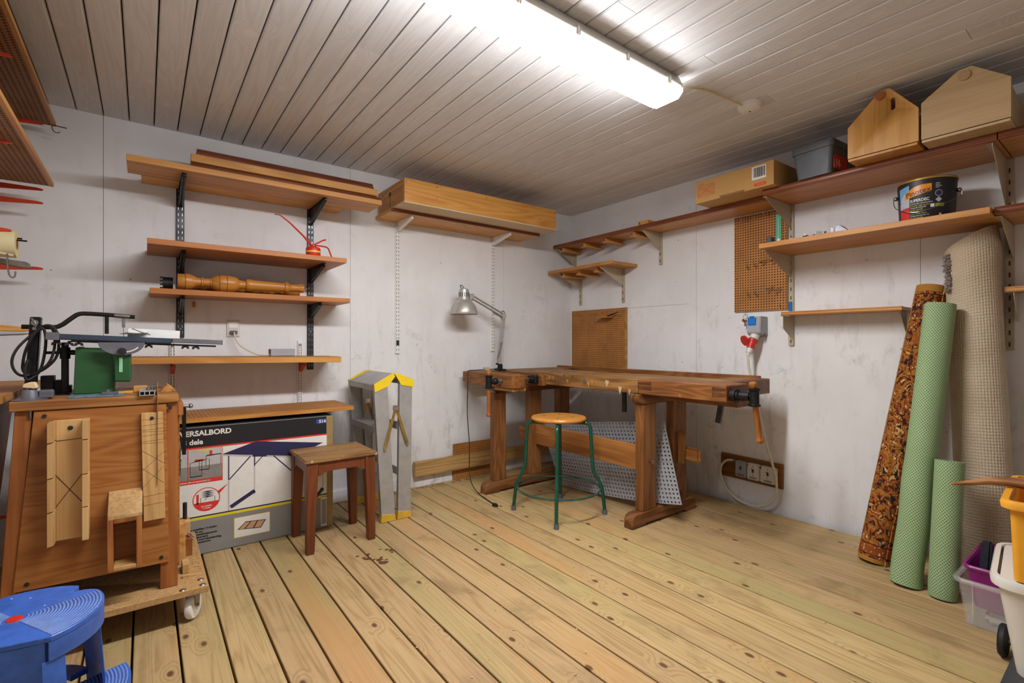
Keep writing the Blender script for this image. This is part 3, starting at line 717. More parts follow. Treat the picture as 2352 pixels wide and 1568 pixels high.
# pegboards
def pegboard(label, y0, y1, z0, z1, p, x=-.012, th=.004, name='pegboard'):
    nx, ny = int(round((y0-y1)/p)), int(round((z1-z0)/p))
    t = thing(name, label, 'pegboard', (x, (y0+y1)/2, z0))
    me = perf(nx, ny, p, p*.44, th); me.transform(Matrix.Diagonal(((y0-y1)/(nx*p), (z1-z0)/(ny*p), 1, 1)))
    me.transform(frame((x, y0, z0), (0, -1, 0), (0, 0, 1), (-1, 0, 0)))
    obj('perforated_sheet', me, [M_PEG, M_HOLE], t, smooth=0)
    for zz in (z0+.01, z1-.01): obj('batten', G().box(x+th+.0002, -.0005, y1+.004, y0-.004, zz-.008, zz+.008), M_FIR_Y, t)
    return t
pb = pegboard('tall narrow brown pegboard hanging on the right wall', -1.495, -1.815, 1.196, 1.79, .0158)
# three-sheet pegboard in the corner
t = thing('pegboard', 'low wide brown pegboard of three sheets behind the workbench', 'pegboard', (-.012, -.326, .7))
for ya, yb in ((-.025, -.215), (-.217, -.425), (-.427, -.615)):
    p = .0152; nx, ny = int((ya-yb)/p), int(.58/p)
    me = perf(nx, ny, p, .0055, .004); me.transform(Matrix.Diagonal(((ya-yb)/(nx*p), .578/(ny*p), 1, 1)))
    me.transform(frame((-.014, ya, .7), (0, -1, 0), (0, 0, 1), (-1, 0, 0)))
    obj('sheet', me, [M_PEG, M_HOLE], t, smooth=0)
obj('side_batten', G().box(-.02, -.0005, -.629, -.616, .7, 1.28, .001), M_FIR_Y, t)
for zz in (.72, 1.26): obj('batten', G().box(-.0095, -.0005, -.612, -.03, zz-.012, zz+.012), M_FIR_Y, t)
pb2 = t
ORD = 'first second third fourth fifth sixth seventh eighth ninth tenth eleventh twelfth'.split()
GH = 'small wire pegs on the pegboards'
def peg(y, z, x0, n_, L=.022, up=.012, long=False):
    pts = [(x0+.004, y, z), (x0-L, y, z-.002), (x0-L-.003, y, z+.003), (x0-L-.004, y, z+up)]
    return tag(obj('wire_peg', G().tube(pts, .0016, 6), M_CHROME), n_, 'peg', GH)
for i, (y_, z_) in enumerate([(-.054, 1.24), (-.084, 1.24), (-.121, 1.238), (-.15, 1.236), (-.257, 1.243), (-.292, 1.241), (-.319, 1.24), (-.393, 1.246), (-.432, 1.249), (-.553, 1.216), (-.575, 1.216), (-.596, 1.25)]):
    peg(y_, z_, -.014, '%s tiny chrome peg from the corner on the wide pegboard' % ORD[i], .014, .018)
for i, (y_, z_) in enumerate([(-1.547, 1.757), (-1.567, 1.755), (-1.582, 1.752), (-1.628, 1.758), (-1.687, 1.776), (-1.708, 1.771)]):
    peg(y_, z_, -.012, '%s tiny chrome peg from the left on the tall pegboard top' % ORD[i], .016, .02)
for y_, z_, dy, n_ in ((-1.60, 1.468, .03, 'left of the middle group'), (-1.645, 1.472, .03, 'right of the left middle pair'), (-1.675, 1.483, -.03, 'in the right middle pair'), (-1.735, 1.484, -.03, 'nearest the upright in the middle row'), (-1.605, 1.298, .03, 'lower left of the tall pegboard'), (-1.65, 1.3, .03, 'second in the lower row'), (-1.71, 1.318, -.03, 'third in the lower row'), (-1.755, 1.308, -.03, 'nearest the upright in the lower row')):
    x0 = -.012; g = G().tube([(x0+.004, y_+dy, z_+.004), (x0-.05, y_, z_), (x0-.052, y_, z_+.028)], .0019, 6)
    g.tube([(x0+.004, y_+dy, z_+.022), (x0-.05, y_, z_)], .0016, 6)
    tag(obj('wire_hook', g, M_STEEL), 'bent double wire hook on the tall pegboard, %s' % n_, 'hook', 'double wire hooks on the tall pegboard')
peg(-1.778, 1.215, -.012, 'lone chrome peg in the bottom corner of the tall pegboard', .014, .02)
for yy, zz, nn in ((-1.508, 1.735, 'upper'), (-1.511, 1.403, 'lower'), (-1.69, 1.455, 'middle'), (-1.785, 1.43, 'right')):
    tag(obj('board_screw', G().cyl((-.0145, yy, zz), (-.0125, yy, zz), .005, n=10), M_CHROME), 'pale %s screw head fixing the tall pegboard' % nn, 'screw')
t = thing('chisel_rack', 'small dark tool rack with a chisel on the wide corner pegboard', 'tool rack', (-.04, -.44, 1.19))
obj('plate', G().box(-.09, -.0185, -.5, -.375, 1.203, 1.212, .001), M_FIR_Y, t)
obj('chisel', G().tube([(-.055, -.47, 1.2155), (-.05, -.53, 1.232), (-.04, -.565, 1.245)], [.006, .004, .003], 8), M_IRON, t)
t = thing('thermometer', 'mint green wall thermometer strip on the tall pegboard', 'thermometer', (-.02, -1.767, 1.56))
obj('backplate', G().box(-.0195, -.0162, -1.783, -1.751, 1.555, 1.763, .002), M_TEAL, t)
obj('glass_tube', G().cyl((-.0203, -1.767, 1.57), (-.0203, -1.767, 1.735), .0015, n=6), M_PRINT_W, t)
g = G()
for k in range(14):
    for s in (-1, 1): g.box(-.0199, -.01955, -1.767+s*.008-.0035, -1.767+s*.008+.0035, 1.58+k*.011, 1.5815+k*.011)
obj('scale_marks', g, M_DGREY, t, smooth=0)
tag(obj('scale_rod', G().box(-.022, -.0148, -1.842, -1.824, 1.18, 1.24, .002), M_BLUEP), 'small blue piece stuck in the long beige upright', 'clip')
# keys hanging on the pegboard bottom
t = thing('key_bunch', 'bunch of keys hanging below the tall pegboard', 'keys', (-.03, -1.575, 1.12))
obj('key_hook', G().tube([(-.012, -1.576, 1.2), (-.03, -1.576, 1.198), (-.032, -1.576, 1.172)], .0015, 6), M_STEEL, t)
obj('ring', G().tube([(-.032, -1.576+.014*math.cos(a), 1.162+.014*math.sin(a)) for a in [k*PI/8 for k in range(16)]], .0014, 6, True), M_CHROME, t)
for dy, rz in ((-.006, .3), (.004, -.2), (.012, -.5)):
    g = G(); M = Matrix.Translation((-.032-.003*dy/.006, -1.576+dy, 1.148)) @ Matrix.Rotation(rz, 4, 'X')
    g.cyl((-.001, 0, -.008), (.001, 0, -.008), .010, n=14); g.box(-.001, .001, -.003, .003, -.045, -.014); g.xform(M)
    obj('key', g, M_CHROME, t)
# carton
t = thing('cardboard_carton', 'long brown cardboard carton with barcode on the topmost shelf', 'carton', (-.24, -1.68, 1.8265))
X0, X1, Y0, Y1, Z0, Z1 = -.385, -.12, -1.915, -1.458, 1.8265, 1.955
Rz = Matrix.Translation((-.25, -1.69, 0)) @ Matrix.Rotation(math.radians(-1.5), 4, 'Z') @ Matrix.Translation((.25, 1.69, 0))
obj('body', G().box(X0, X1, Y0, Y1, Z0, Z1, .0015).xform(Rz), M_CARD, t)
obj('flap_tongue', G().prism([(-1.62, Z0), (-1.61, Z0+.012), (-1.76, Z0+.01), (-1.755, Z0)], X0-.003, X0-.0005, 'yz').xform(Rz), M_CARDD, t)
obj('barcode_label', G().box(X0-.0012, X0-.0003, -1.876, -1.8, 1.873, 1.943).xform(Rz), M_PRINT_W, t)
g = G(); y_ = -1.87
for k in range(15): 
    w_ = random.choice((.0016, .0026, .0036)); g.box(X0-.0016, X0-.0011, y_, y_+w_, 1.885, 1.936); y_ += .0042
obj('barcode_bars', g.xform(Rz), M_PRINT_K, t, smooth=0)
g = G(); cy_, cz_ = -1.845, 1.8445; g.prism([(cy_+math.copysign(.024, math.cos(a))+.008*math.cos(a), cz_+.0085*math.sin(a)) for a in [2*PI*(k+.5)/20 for k in range(20)]], X0-.0012, X0-.0004, 'yz'); obj('red_logo', g.xform(Rz), M_PRINT_R, t)
g = G()
for k in range(8): g.box(X0-.0016, X0-.0011, cy_-.021+k*.0055, cy_-.0185+k*.0055, cz_-.004, cz_+.004)
obj('logo_letters', g.xform(Rz), M_CARD, t, smooth=0)
g = G(); L_ = []
for k in range(6): L_.append(((-1.475, 1.858+k*.0125), (-1.58, 1.862+k*.0125)))
L_ += [((-1.475, 1.858), (-1.58, 1.926)), ((-1.475, 1.921), (-1.58, 1.862)), ((-1.475, 1.858), (-1.475, 1.921)), ((-1.58, 1.862), (-1.58, 1.926)), ((-1.475, 1.932), (-1.512, 1.933))]
for a, b in L_: g.tube([(X0-.0006, *a), (X0-.0006, *b)], .0008, 4)
obj('red_print', g.xform(Rz), M_PRINT_R, t, smooth=0)
# grey lidded crate
def taper_box(g, cx, cy, z0, z1, bx, by, tx, ty, th, r=.02, n=5, base=True, M=None):
    """open tapered bin with rounded corners"""
    def ring(hx, hy, rr, z):
        pts = []
        for (sx, sy, a0) in ((1, 1, 0), (-1, 1, 90), (-1, -1, 180), (1, -1, 270)):
            for k in range(n+1):
                a = math.radians(a0+90*k/n); pts.append((cx+sx*(hx-rr)+rr*math.cos(a), cy+sy*(hy-rr)+rr*math.sin(a), z))
        return pts
    t = bmesh.new(); R = []
    for hx, hy, z in ((bx, by, z0), (tx, ty, z1), (tx-th, ty-th, z1), (bx-th, by-th, z0+th)):
        R.append([t.verts.new(p) for p in ring(hx, hy, r, z)])
    for A, B in zip(R, R[1:]):
        for i in range(len(A)): t.faces.new((A[i], A[(i+1) % len(A)], B[(i+1) % len(A)], B[i]))
    t.faces.new(R[0]); t.faces.new(R[-1])
    bmesh.ops.recalc_face_normals(t, faces=t.faces)
    return g._in(t, M)
def rim(g, cx, cy, z, hx, hy, r, w, h, n=5, M=None):
    def ring(hx, hy, rr, z):
        pts = []
        for (sx, sy, a0) in ((1, 1, 0), (-1, 1, 90), (-1, -1, 180), (1, -1, 270)):
            for k in range(n+1):
                a = math.radians(a0+90*k/n); pts.append((cx+sx*(hx-rr)+rr*math.cos(a), cy+sy*(hy-rr)+rr*math.sin(a), z))
        return pts
    t = bmesh.new(); R = []
    for d, zz in ((0, z-h), (w, z-h), (w+.002, z-h*.4), (w-.002, z), (0, z)):
        R.append([t.verts.new(p) for p in ring(hx+d, hy+d, r+d, zz)])
    k = len(R)
    for j in range(k):
        A, B = R[j], R[(j+1) % k]
        for i in range(len(A)): t.faces.new((A[i], A[(i+1) % len(A)], B[(i+1) % len(A)], B[i]))
    bmesh.ops.recalc_face_normals(t, faces=t.faces)
    return g._in(t, M)
t = thing('lidded_crate', 'grey lidded plastic crate with red label between carton and caddy', 'crate', (-.22, -2.09, 1.8265))
Rz = Matrix.Translation((-.22, -2.09, 0)) @ Matrix.Rotation(math.radians(-4), 4, 'Z')
obj('tub', taper_box(G(), 0, 0, 1.8265, 1.952, .128, .078, .142, .092, .003, .018, M=Rz), M_GREYPLAS, t)
g = G(); rim(g, 0, 0, 1.985, .142, .09, .018, .008, .034, M=Rz); g.box(-.146, .146, -.095, .095, 1.975, 1.988, .004, M=Rz)
obj('lid', g, M_GREYPLAS, t)
obj('side_label', G().box(-.11, .02, -.0855, -.0835, 1.85, 1.925, M=Rz @ Matrix.Rotation(math.radians(-6), 4, 'X') if False else Rz @ Matrix.Translation((0, -.0025, 0))), M_PRINT_R, t)
g = G(); add_text(g, '16', .05, Rz @ frame((-.10, -.0895, 1.862), (1, 0, 0), (0, 0, 1), (0, -1, 0)), bold=.001); obj('label_digits', g, M_PRINT_W, t, smooth=0)
# gable ended tool caddies
def caddy(label, yl, yr, pts, xf, xb, m, hy, hz, slot=None, base=.018):
    t = thing('tool_caddy', label, 'tool caddy', ((xf+xb)/2, (yl+yr)/2, 1.8265), 'wooden tool caddies on the top right shelf')
    z0 = 1.8265
    for xa, xb2 in ((xf, xf+.014), (xb-.014, xb)):
        bm_ = G().prism(pts, xa, xb2, 'yz', .001)
        e = obj('gable_end', bm_, m, t)
        if slot and xa == xf:
            # through-cut hand slot
            c = G(); sy, sz = slot
            c.prism([(sy+(.0085*math.cos(a)), sz+math.copysign(.018, math.sin(a))+.0085*math.sin(a)) for a in [2*PI*(k+.5)/20 for k in range(20)]], xa-.01, xb2+.01, 'yz')
            co_ = obj('cutter', c, m); md = e.modifiers.new('slot', 'BOOLEAN'); md.object = co_; md.operation = 'DIFFERENCE'; md.solver = 'EXACT'
            bpy.context.view_layer.update()
            dg = bpy.context.evaluated_depsgraph_get(); nm = bpy.data.meshes.new_from_object(e.evaluated_get(dg)); e.modifiers.clear(); e.data = nm
            bpy.data.objects.remove(co_, do_unlink=True)
    obj('bottom', G().box(xf+.0002, xb, yr+.002, yl-.002, z0, z0+.01, .0008), M_PLYPALE if m is M_BIRCH else m, t)
    for y0_, y1_ in ((yl-.012, yl-.0005), (yr+.0005, yr+.012)):
        zt = min(p[1] for p in pts if abs(p[0]-(yl if y0_ > (yl+yr)/2 else yr)) < .02 and p[1] > 1.9)-.03
        obj('side_board', G().box(xf+.0145, xb-.0145, y0_, y1_, z0+.0105, zt, .001), m, t)
    obj('handle_rod', G().cyl((xf-.008, hy, hz), (xb+.008, hy, hz), .0185, n=20), M_HANDLE if m is M_AMBER else M_BIRCH, t)
    return t
xf = -.432
caddy('amber varnished tool caddy with hand slot and round handle rod', -2.258, -2.512, [(-2.258, 1.84), (-2.258, 1.98), (-2.372, 2.092), (-2.384, 2.100), (-2.402, 2.104), (-2.418, 2.098), (-2.514, 1.978), (-2.514, 1.84)], xf, -.04, M_AMBER, -2.383, 2.078, (-2.427, 2.028))
caddy('pale birch tool caddy with round handle rod at the top right', -2.522, -2.785, [(-2.522, 1.84), (-2.522, 1.991), (-2.637, 2.076), (-2.676, 2.079), (-2.785, 1.99), (-2.785, 1.84)], xf, -.04, M_BIRCH, -2.656, 2.047)
# paint can
def can():
    cx_, cy_, z0, R0, R1, h = -.2, -2.488, 1.5312, .096, .104, .182
    t = thing('paint_can', 'black paint can with orange Pinotex label on the honey shelf', 'paint can', (cx_, cy_, z0))
    T = Matrix.Translation((cx_, cy_, z0))
    obj('body', G().lathe([(0, .002), (R0-.004, .002), (R0-.002, 0), (R0, .004), (R1, h-.004), (R1, h), (0, h)], 48, T), M_PRINT_K, t)
    obj('rim', G().lathe([(R1-.006, h-.004), (R1+.003, h-.003), (R1+.004, h+.003), (R1+.001, h+.007), (R1-.006, h+.006)], 48, T), plain('gold_rim', 'c2a04c', .3, .7), t)
    a0 = math.atan2(-3.115-cy_, -2.997-cx_)       # faces the room
    def wrap(me, u, v, off=.0006):
        for vt in me.vertices:
            s = u+vt.co.x; zz = v+vt.co.y; r = R0+(R1-R0)*max(0, min(1, zz/h))+off+vt.co.z
            a = a0+s/R1
            vt.co = Vector((cx_+r*math.cos(a), cy_+r*math.sin(a), z0+zz))
        return me
    def patch(name, poly, u, v, m, off=.0006, sub=10):
        xs = [p[0] for p in poly]; bm = bmesh.new(); f = bm.faces.new([bm.verts.new((a, b, 0)) for a, b in poly])
        x0, x1 = min(xs), max(xs)
        for k in range(1, sub):
            geo = bm.verts[:]+bm.edges[:]+bm.faces[:]
            bmesh.ops.bisect_plane(bm, geom=geo, plane_co=(x0+(x1-x0)*k/sub, 0, 0), plane_no=(1, 0, 0))
        me = bpy.data.meshes.new(name); bm.to_mesh(me); bm.free(); wrap(me, u, v, off); return obj(name, me, m, t, label=None)
    sk = plain('print_sky', '6fa6d6', .4, var=.1)
    gb = plain('print_pale_grey', 'b9bcc0', .4, var=.06)
    patch('sky_print', [(-.115, .1), (-.064, .1), (-.064, .165), (-.115, .158)], 0, 0, sk)
    patch('gable_print', [(-.115, .066), (-.064, .066), (-.064, .128), (-.085, .135), (-.1, .12), (-.115, .09)], 0, 0, gb, .0009)
    patch('red_print', [(-.115, .004), (-.064, .004), (-.064, .07), (-.115, .066)], 0, 0, M_PRINT_R, .0009)
    patch('orange_label', [(-.083, .104), (.017, .126), (.017, .157), (-.02, .158), (-.045, .152), (-.083, .132)], 0, 0, plain('print_orange', 'e2912e', .4, var=.03), .0012)
    def words(name, s, size, u, v, m, off=.0016, **k):
        me = text_mesh(s, size, **k)
        rot = Matrix.Rotation(math.radians(k.pop('ang', 0)), 4, 'Z') if False else Matrix.Identity(4)
        me.transform(Matrix.Rotation(math.radians(10), 4, 'Z') if name == 'brand_lettering' else rot)
        wrap(me, u, v, off); return obj(name, me, m, t, smooth=0)
    words('brand_lettering', 'Pinotex', .03, -.076, .111, M_EDGE, bold=.0006)
    words('name_lettering', 'SUPERDEC', .0175, -.061, .087, M_PRINT_W, bold=.0004, width=.85)
    for k, (s, c) in enumerate((('Dækkende træbeskyttelse', 'w'), ('til facade, hegn og skur', 'y'), ('Täckande träskydd', 'w'), ('fasader, grindar', 'y'), ('Peitesuoja', 'w'), ('puupinnoille ulkona', 'y'), ('Dekkende beis for tre', 'w'), ('for alt utvendig', 'y'))):
        words('small_print', s, .0078, -.061, .077-.0088*k, M_PRINT_W if c == 'w' else M_PRINT_Y)
    me = text_mesh('5L', .011, bold=.0003); wrap(me, .044, .02, .0014); obj('size_lettering', me, M_PRINT_W, t, smooth=0)
    for k, w_ in enumerate((.016, .015, .022, .014)): patch('text_line', [(.03, .154-.006*k), (.03+w_, .154-.006*k), (.03+w_, .1565-.006*k), (.03, .1565-.006*k)], 0, 0, M_PRINT_LG, .001, 3)
    cir = [(.042+.0135*math.cos(2*PI*k/24), .113+.0135*math.sin(2*PI*k/24)) for k in range(24)]
    patch('round_badge_edge', cir, 0, 0, M_PRINT_LG, .001, 5)
    patch('round_badge', [(.042+.0115*math.cos(2*PI*k/24), .113+.0115*math.sin(2*PI*k/24)) for k in range(24)], 0, 0, M_PRINT_N, .0013, 5)
    patch('diamond_badge', [(.042, .074), (.054, .086), (.042, .098), (.03, .086)], 0, 0, M_PRINT_LG, .001, 4)
    patch('green_badge', [(.03, .056), (.063, .056), (.063, .07), (.03, .07)], 0, 0, plain('print_olive', '8f9a38', .4), .001, 4)
    patch('white_badge', [(.013, .056), (.027, .056), (.027, .07), (.013, .07)], 0, 0, M_PRINT_W, .001, 3)
    # ears and wire bail
    pv = []
    for s in (-1, 1):
        a = a0+s*1.42; r = R1+.001; p = Vector((cx_+r*math.cos(a), cy_+r*math.sin(a), z0+.13)); d = Vector((math.cos(a), math.sin(a), 0))
        obj('bail_ear', G().sph(p+d*.004, .0095, n=12), M_STEEL, t); pv.append(p+d*.012)
    f = Vector((math.cos(a0), math.sin(a0), 0)); pts = []
    l = Vector((-f.y, f.x, 0))
    base = Vector((cx_, cy_, z0))
    pts = [pv[0], pv[0]+Vector((0, 0, -.03)), base+f*.075-l*.1+Vector((0, 0, .065)), base+f*.113-l*.045+Vector((0, 0, .036)), base+f*.118+Vector((0, 0, .042)), base+f*.116+l*.04+Vector((0, 0, .052)), base+f*.075+l*.1+Vector((0, 0, .085)), pv[1]+Vector((0, 0, -.03)), pv[1]]
    obj('wire_bail', G().tube(pts, .0016, 6, smooth=1), M_STEEL, t)
can()
# loose hardware on the honey shelf
t = thing('charger_block', 'small black charger block at the end of the honey shelf', 'charger', (-.335, -1.86, 1.5312))
obj('body', G().prism([(-1.845, 1.5312), (-1.885, 1.5312), (-1.885, 1.562), (-1.862, 1.562), (-1.86, 1.54), (-1.845, 1.536)], -.36, -.32, 'yz', .002), M_DGREY, t)
HW = [(-.35, -1.915, .05, .012, .01, M_WPLAS, 'white plastic strip'), (-.34, -1.955, .06, .02, .012, M_GREYPANEL, 'grey metal plate'), (-.345, -2.01, .07, .025, .02, M_WPLAS, 'white folded sheet'), (-.32, -2.06, .06, .03, .018, M_STEEL, 'steel angle piece'), (-.355, -2.05, .05, .015, .012, M_DGREY, 'dark bent clip'), (-.33, -2.115, .07, .03, .026, M_WPLAS, 'white corner profile'), (-.35, -2.15, .04, .02, .014, M_GREYPANEL, 'grey hinge half')]
for k, (x_, y_, a, b, c, m_, n_) in enumerate(HW):
    g = G(); M = Matrix.Translation((x_, y_, 1.5314)) @ Matrix.Rotation(.5+k*.7, 4, 'Z')
    g.prism([(-a/2, 0), (a/2, 0), (a/2, .003), (-a/2+.004, .003), (-a/2+.004+c*.3, c), (-a/2, c)], -b/2, b/2, 'xz', M=M)
    tag(obj('hardware_piece', g, m_), '%s among the loose hardware on the honey shelf' % n_, 'hardware', 'loose hardware on the honey shelf')
g = G().prism([(-2.165, 1.5312), (-2.165, 1.556), (-2.178, 1.548), (-2.178, 1.5312)], -.365, -.36, 'yz'); g.prism([(-2.18, 1.5312), (-2.185, 1.562), (-2.2, 1.563), (-2.235, 1.5312)], -.36, -.31, 'yz', .001)
tag(obj('bracket_clip', g, M_CASTGREY), 'dull metal clip standing beside the loose hardware', 'clip')
# red and blue industrial outlet with plug
t = thing('power_outlet', 'grey industrial wall outlet with blue cover', 'outlet', (-.05, -1.66, 1.03))
obj('housing', G().prism([(0, 1.035), (0, 1.16), (-.088, 1.16), (-.094, 1.10), (-.094, 1.062), (-.07, 1.045), (-.03, 1.06)], -1.697, -1.615, 'xz', .004, seg=2), M_GREYPANEL, t)
obj('blue_cover', G().box(-.098, -.092, -1.672, -1.622, 1.107, 1.153, .003, M=Matrix.Translation((0, 0, 0))).box(-.099, -.09, -1.66, -1.634, 1.152, 1.162, .002), M_BLUEP, t)
g = G().cyl((-.06, -1.655, 1.06), (-.078, -1.648, 1.025), .026, .024, n=20); obj('socket_collar', g, M_WPLAS, t)
t = thing('red_plug', 'red industrial plug hanging from the wall outlet', 'plug', (-.085, -1.64, .93))
ax0, ax1 = Vector((-.079, -1.6475, 1.022)), Vector((-.1, -1.64, .97))
g = G().cyl(ax0, ax1, .026, .021, n=20); g.cyl(ax0, ax0.lerp(ax1, .25), .029, .029, n=20); obj('body', g, M_REDP, t)
g = G().cyl((-.099, -1.612, 1.018), (-.108, -1.607, 1.014), .032, n=22); obj('red_flap', g, M_REDP, t)
g = G().cyl(ax1, ax1.lerp(ax1+(ax1-ax0), .5), .017, .015, n=14); g.cyl(ax1.lerp(ax1+(ax1-ax0), .5), ax1.lerp(ax1+(ax1-ax0), .8), .012, .006, n=14); obj('cable_gland', g, M_WPLAS, t)
g = G().tube([(-.117, -1.634, .93), (-.112, -1.637, .86), (-.1, -1.647, .79), (-.085, -1.664, .69), (-.075, -1.69, .56), (-.068, -1.712, .43), (-.066, -1.756, .29), (-.07, -1.785, .18), (-.066, -1.766, .09), (-.06, -1.705, .03), (-.055, -1.606, .0125), (-.05, -1.486, .045), (-.05, -1.425, .145), (-.05, -1.423, .215), (-.05, -1.46, .262), (-.048, -1.505, .268)], .0072, 8, smooth=2)
obj('cord', g, M_CABLEW, t)
# low socket row on a brown board
t = thing('socket_row', 'row of three worn white sockets on a brown board near the floor', 'socket', (-.02, -1.6, .146))
Rt = Matrix.Translation((0, -1.6, .22)) @ Matrix.Rotation(math.radians(1.0), 4, 'X') @ Matrix.Translation((0, 1.6, -.22))
obj('backing_board', G().box(-.018, -.0005, -1.79, -1.407, .147, .292, .002).xform(Rt), wood('brown_stained_board', '5a3512', '7d4e1e', '92602a', 1, ring=.4), t)
for k, (ya, yb) in enumerate(((-1.517, -1.588), (-1.594, -1.668), (-1.673, -1.765))):
    o_ = obj('socket_unit', G().box(-.05 if k else -.046, -.0182, yb, ya, .17, .268, .005, seg=2).xform(Rt), M_GREYPANEL if k == 0 else M_WPLAS, t)
    yc = (ya+yb)/2; xf_ = -.0505 if k else -.0465
    g = G()
    g.box(xf_-.001, xf_, yc-.006, yc+.006, .215, .236); g.box(xf_-.001, xf_, yc+.002, yc+.009, .232, .238)
    g.cyl((xf_-.001, yc, .253), (xf_, yc, .253), .003, n=8); g.cyl((xf_-.001, yc, .2), (xf_, yc, .2), .0025, n=8)
    for j in range(6): g.box(xf_-.001, xf_, yc-.022+j*.0075, yc-.0185+j*.0075, .178, .189)
    obj('switch_marks', g.xform(Rt), M_DGREY, o_, smooth=0)
    if k: obj('corner_screw', G().cyl((xf_-.004, ya-.004, .256), (xf_+.002, ya-.004, .256), .0065, n=12).xform(Rt), M_STEEL, o_)
obj('cable_entry', G().cyl((-.045, -1.505, .268), (-.04, -1.519, .262), .008, n=10).xform(Rt), M_GREYPLAS, t)
# ------------------------------------------------------------------ joiner's workbench along the right wall
t = thing('workbench', 'old brown joiner\'s workbench with two screw vices', 'workbench', (-.62, -.95, 0))
YA, YZ = -.385, -1.36                        # inner faces of the two trestles
def trestle(y0, y1, x0, x1, legs, bx0):
    g = G(); 
    g.prism([(x0, .0), (x0, .045), (x0+.012, .066), (x0+.035, .076), (x1-.035, .076), (x1-.012, .066), (x1, .045), (x1, 0), (x1-.1, 0), (x1-.11, .012), (x0+.12, .012), (x0+.11, 0)], y0, y1, 'xz', .003)
    obj('foot', g, M_BFOOT, t)
    for a, b in legs:
        g = G(); g.prism([(a, .0765), (b, .0765), (b-.002, .64), (b, .66), (b, .6645), (a, .6645), (a, .66), (a+.002, .64)], y0+.004, y1-.004, 'xz', .008)
        obj('leg', g, M_BLEG, t)
    g = G(); g.prism([(bx0, .7215), (bx0, .70), (bx0+.008, .682), (bx0+.03, .667), (bx0+.06, .665), (x1, .665), (x1, .7215)], y0, y1, 'xz', .004)
    obj('bearer', g, M_BFOOT, t)
trestle(-1.42, -1.36, -.912, -.325, [(-.822, -.702), (-.54, -.412)], -.86)
trestle(-.447, -.385, -1.205, -.35, [(-1.131, -1.033), (-.828, -.718), (-.55, -.44)], -1.12)
obj('front_stretcher', G().box(-.778, -.75, -1.3595, -.448, .285, .425, .003).box(-.778, -.75, -.3845, -.25, .3, .39, .006), M_BEAM, t)
obj('rear_stretcher', G().box(-.495, -.465, -1.3595, -.448, .29, .41, .003).box(-.495, -.465, -1.55, -1.4205, .318, .4, .012, seg=2), M_BEAM, t)
obj('wedge', G().prism([(-1.4215, .30), (-1.4215, .475), (-1.428, .49), (-1.45, .492), (-1.468, .478), (-1.472, .45), (-1.464, .30)], -.508, -.4955, 'yz', .003), M_BLEG, t)
obj('stretcher_bolt', G().cyl((-.76, -1.4285, .345), (-.76, -1.421, .345), .011, n=12).cyl((-.76, -1.438, .345), (-.76, -1.428, .345), .006, n=10), M_STEEL, t)
# top
obj('top_slab', G().box(-.84, -.422, -1.394, -.062, .7225, .80, .003), M_BENCHTOP, t)
obj('top_extension', G().box(-.622, -.422, -1.752, -1.3945, .7225, .80, .003), M_BENCHTOP, t)
obj('tray_bottom', G().box(-.4215, -.226, -1.62, -.335, .745, .756), M_BENCHTOP, t)
obj('back_rail', G().box(-.2255, -.2, -1.755, -.062, .715, .815, .003), M_BENCH, t)
obj('tray_end', G().prism([(-.4215, -.062), (-.226, -.062), (-.226, -.25), (-.4215, -.335)], .7225, .80, 'xy', .002), M_BENCHTOP, t)
obj('tray_end', G().box(-.4215, -.226, -1.752, -1.6205, .7225, .803, .003), M_BENCHTOP, t)
obj('end_cap', G().prism([(-.62, -1.7525), (-.205, -1.7525), (-.205, -1.79), (-.225, -1.815), (-.62, -1.815)], .722, .803, 'xy', .004), M_BENCH, t)
for k, (yy, zz, w_, h_) in enumerate(((-.66, .79, .008, .04), (-.70, .785, .012, .03), (-.83, .77, .02, .03), (-1.02, .765, .01, .035), (-1.05, .78, .01, .03), (-1.16, .785, .03, .04), (-1.26, .755, .025, .045), (-1.33, .745, .02, .035))):
    obj('chipped_patch', G().prism([(yy, zz), (yy-w_, zz-.004), (yy-w_*.7, zz-h_*.6), (yy-w_*.4, zz-h_), (yy-w_*.1, zz-h_*.5)], -.8405, -.8395, 'yz'), M_PLYPALE if k in (5, 6) else M_FIR_Y, t)
obj('dog_plug', G().cyl((-.845, -.994, .766), (-.8402, -.994, .766), .013, n=14), M_CASTGREY, t)
# shoulder vice
obj('vice_arm_link', G().box(-1.148, -.8405, -.17, -.062, .7225, .797, .005), M_BENCH, t)
g = G(); g.prism([(-1.15, -.1705), (-1.15, -.655), (-1.135, -.672), (-1.09, -.678), (-1.05, -.672), (-1.04, -.65), (-1.04, -.1705)], .712, .798, 'xy', .004)
obj('vice_arm', g, M_BENCH, t)
obj('arm_support', G().box(-1.135, -1.03, -.655, -.4475, .69, .7118, .004), M_FIR_Y, t)
obj('vice_jaw', G().prism([(-.39, .7225), (-.39, .797), (-.585, .797), (-.61, .79), (-.63, .765), (-.638, .72), (-.638, .714), (-.39, .714)], -.872, -.8408, 'yz', .003), M_BENCH, t)
sc = G().cyl((-1.235, -.556, .756), (-.895, -.556, .756), .0125, n=16)
for k in range(34):
    xx = -1.205+k*.0092
    if -1.155 < xx < -1.035: continue
    sc.lathe([(.0125, -.002), (.0155, 0), (.0125, .002)], 14, Matrix.Translation((xx, -.556, .756)) @ Matrix.Rotation(PI/2, 4, 'Y'), cap=False)
obj('vice_screw', sc, M_STEEL, t)
g = G().cyl((-.93, -.556, .756), (-.9, -.556, .756), .022, .03, n=16); g.box(-.905, -.8725, -.6, -.512, .728, .784, .008)
obj('screw_nut', g, M_IRON, t)
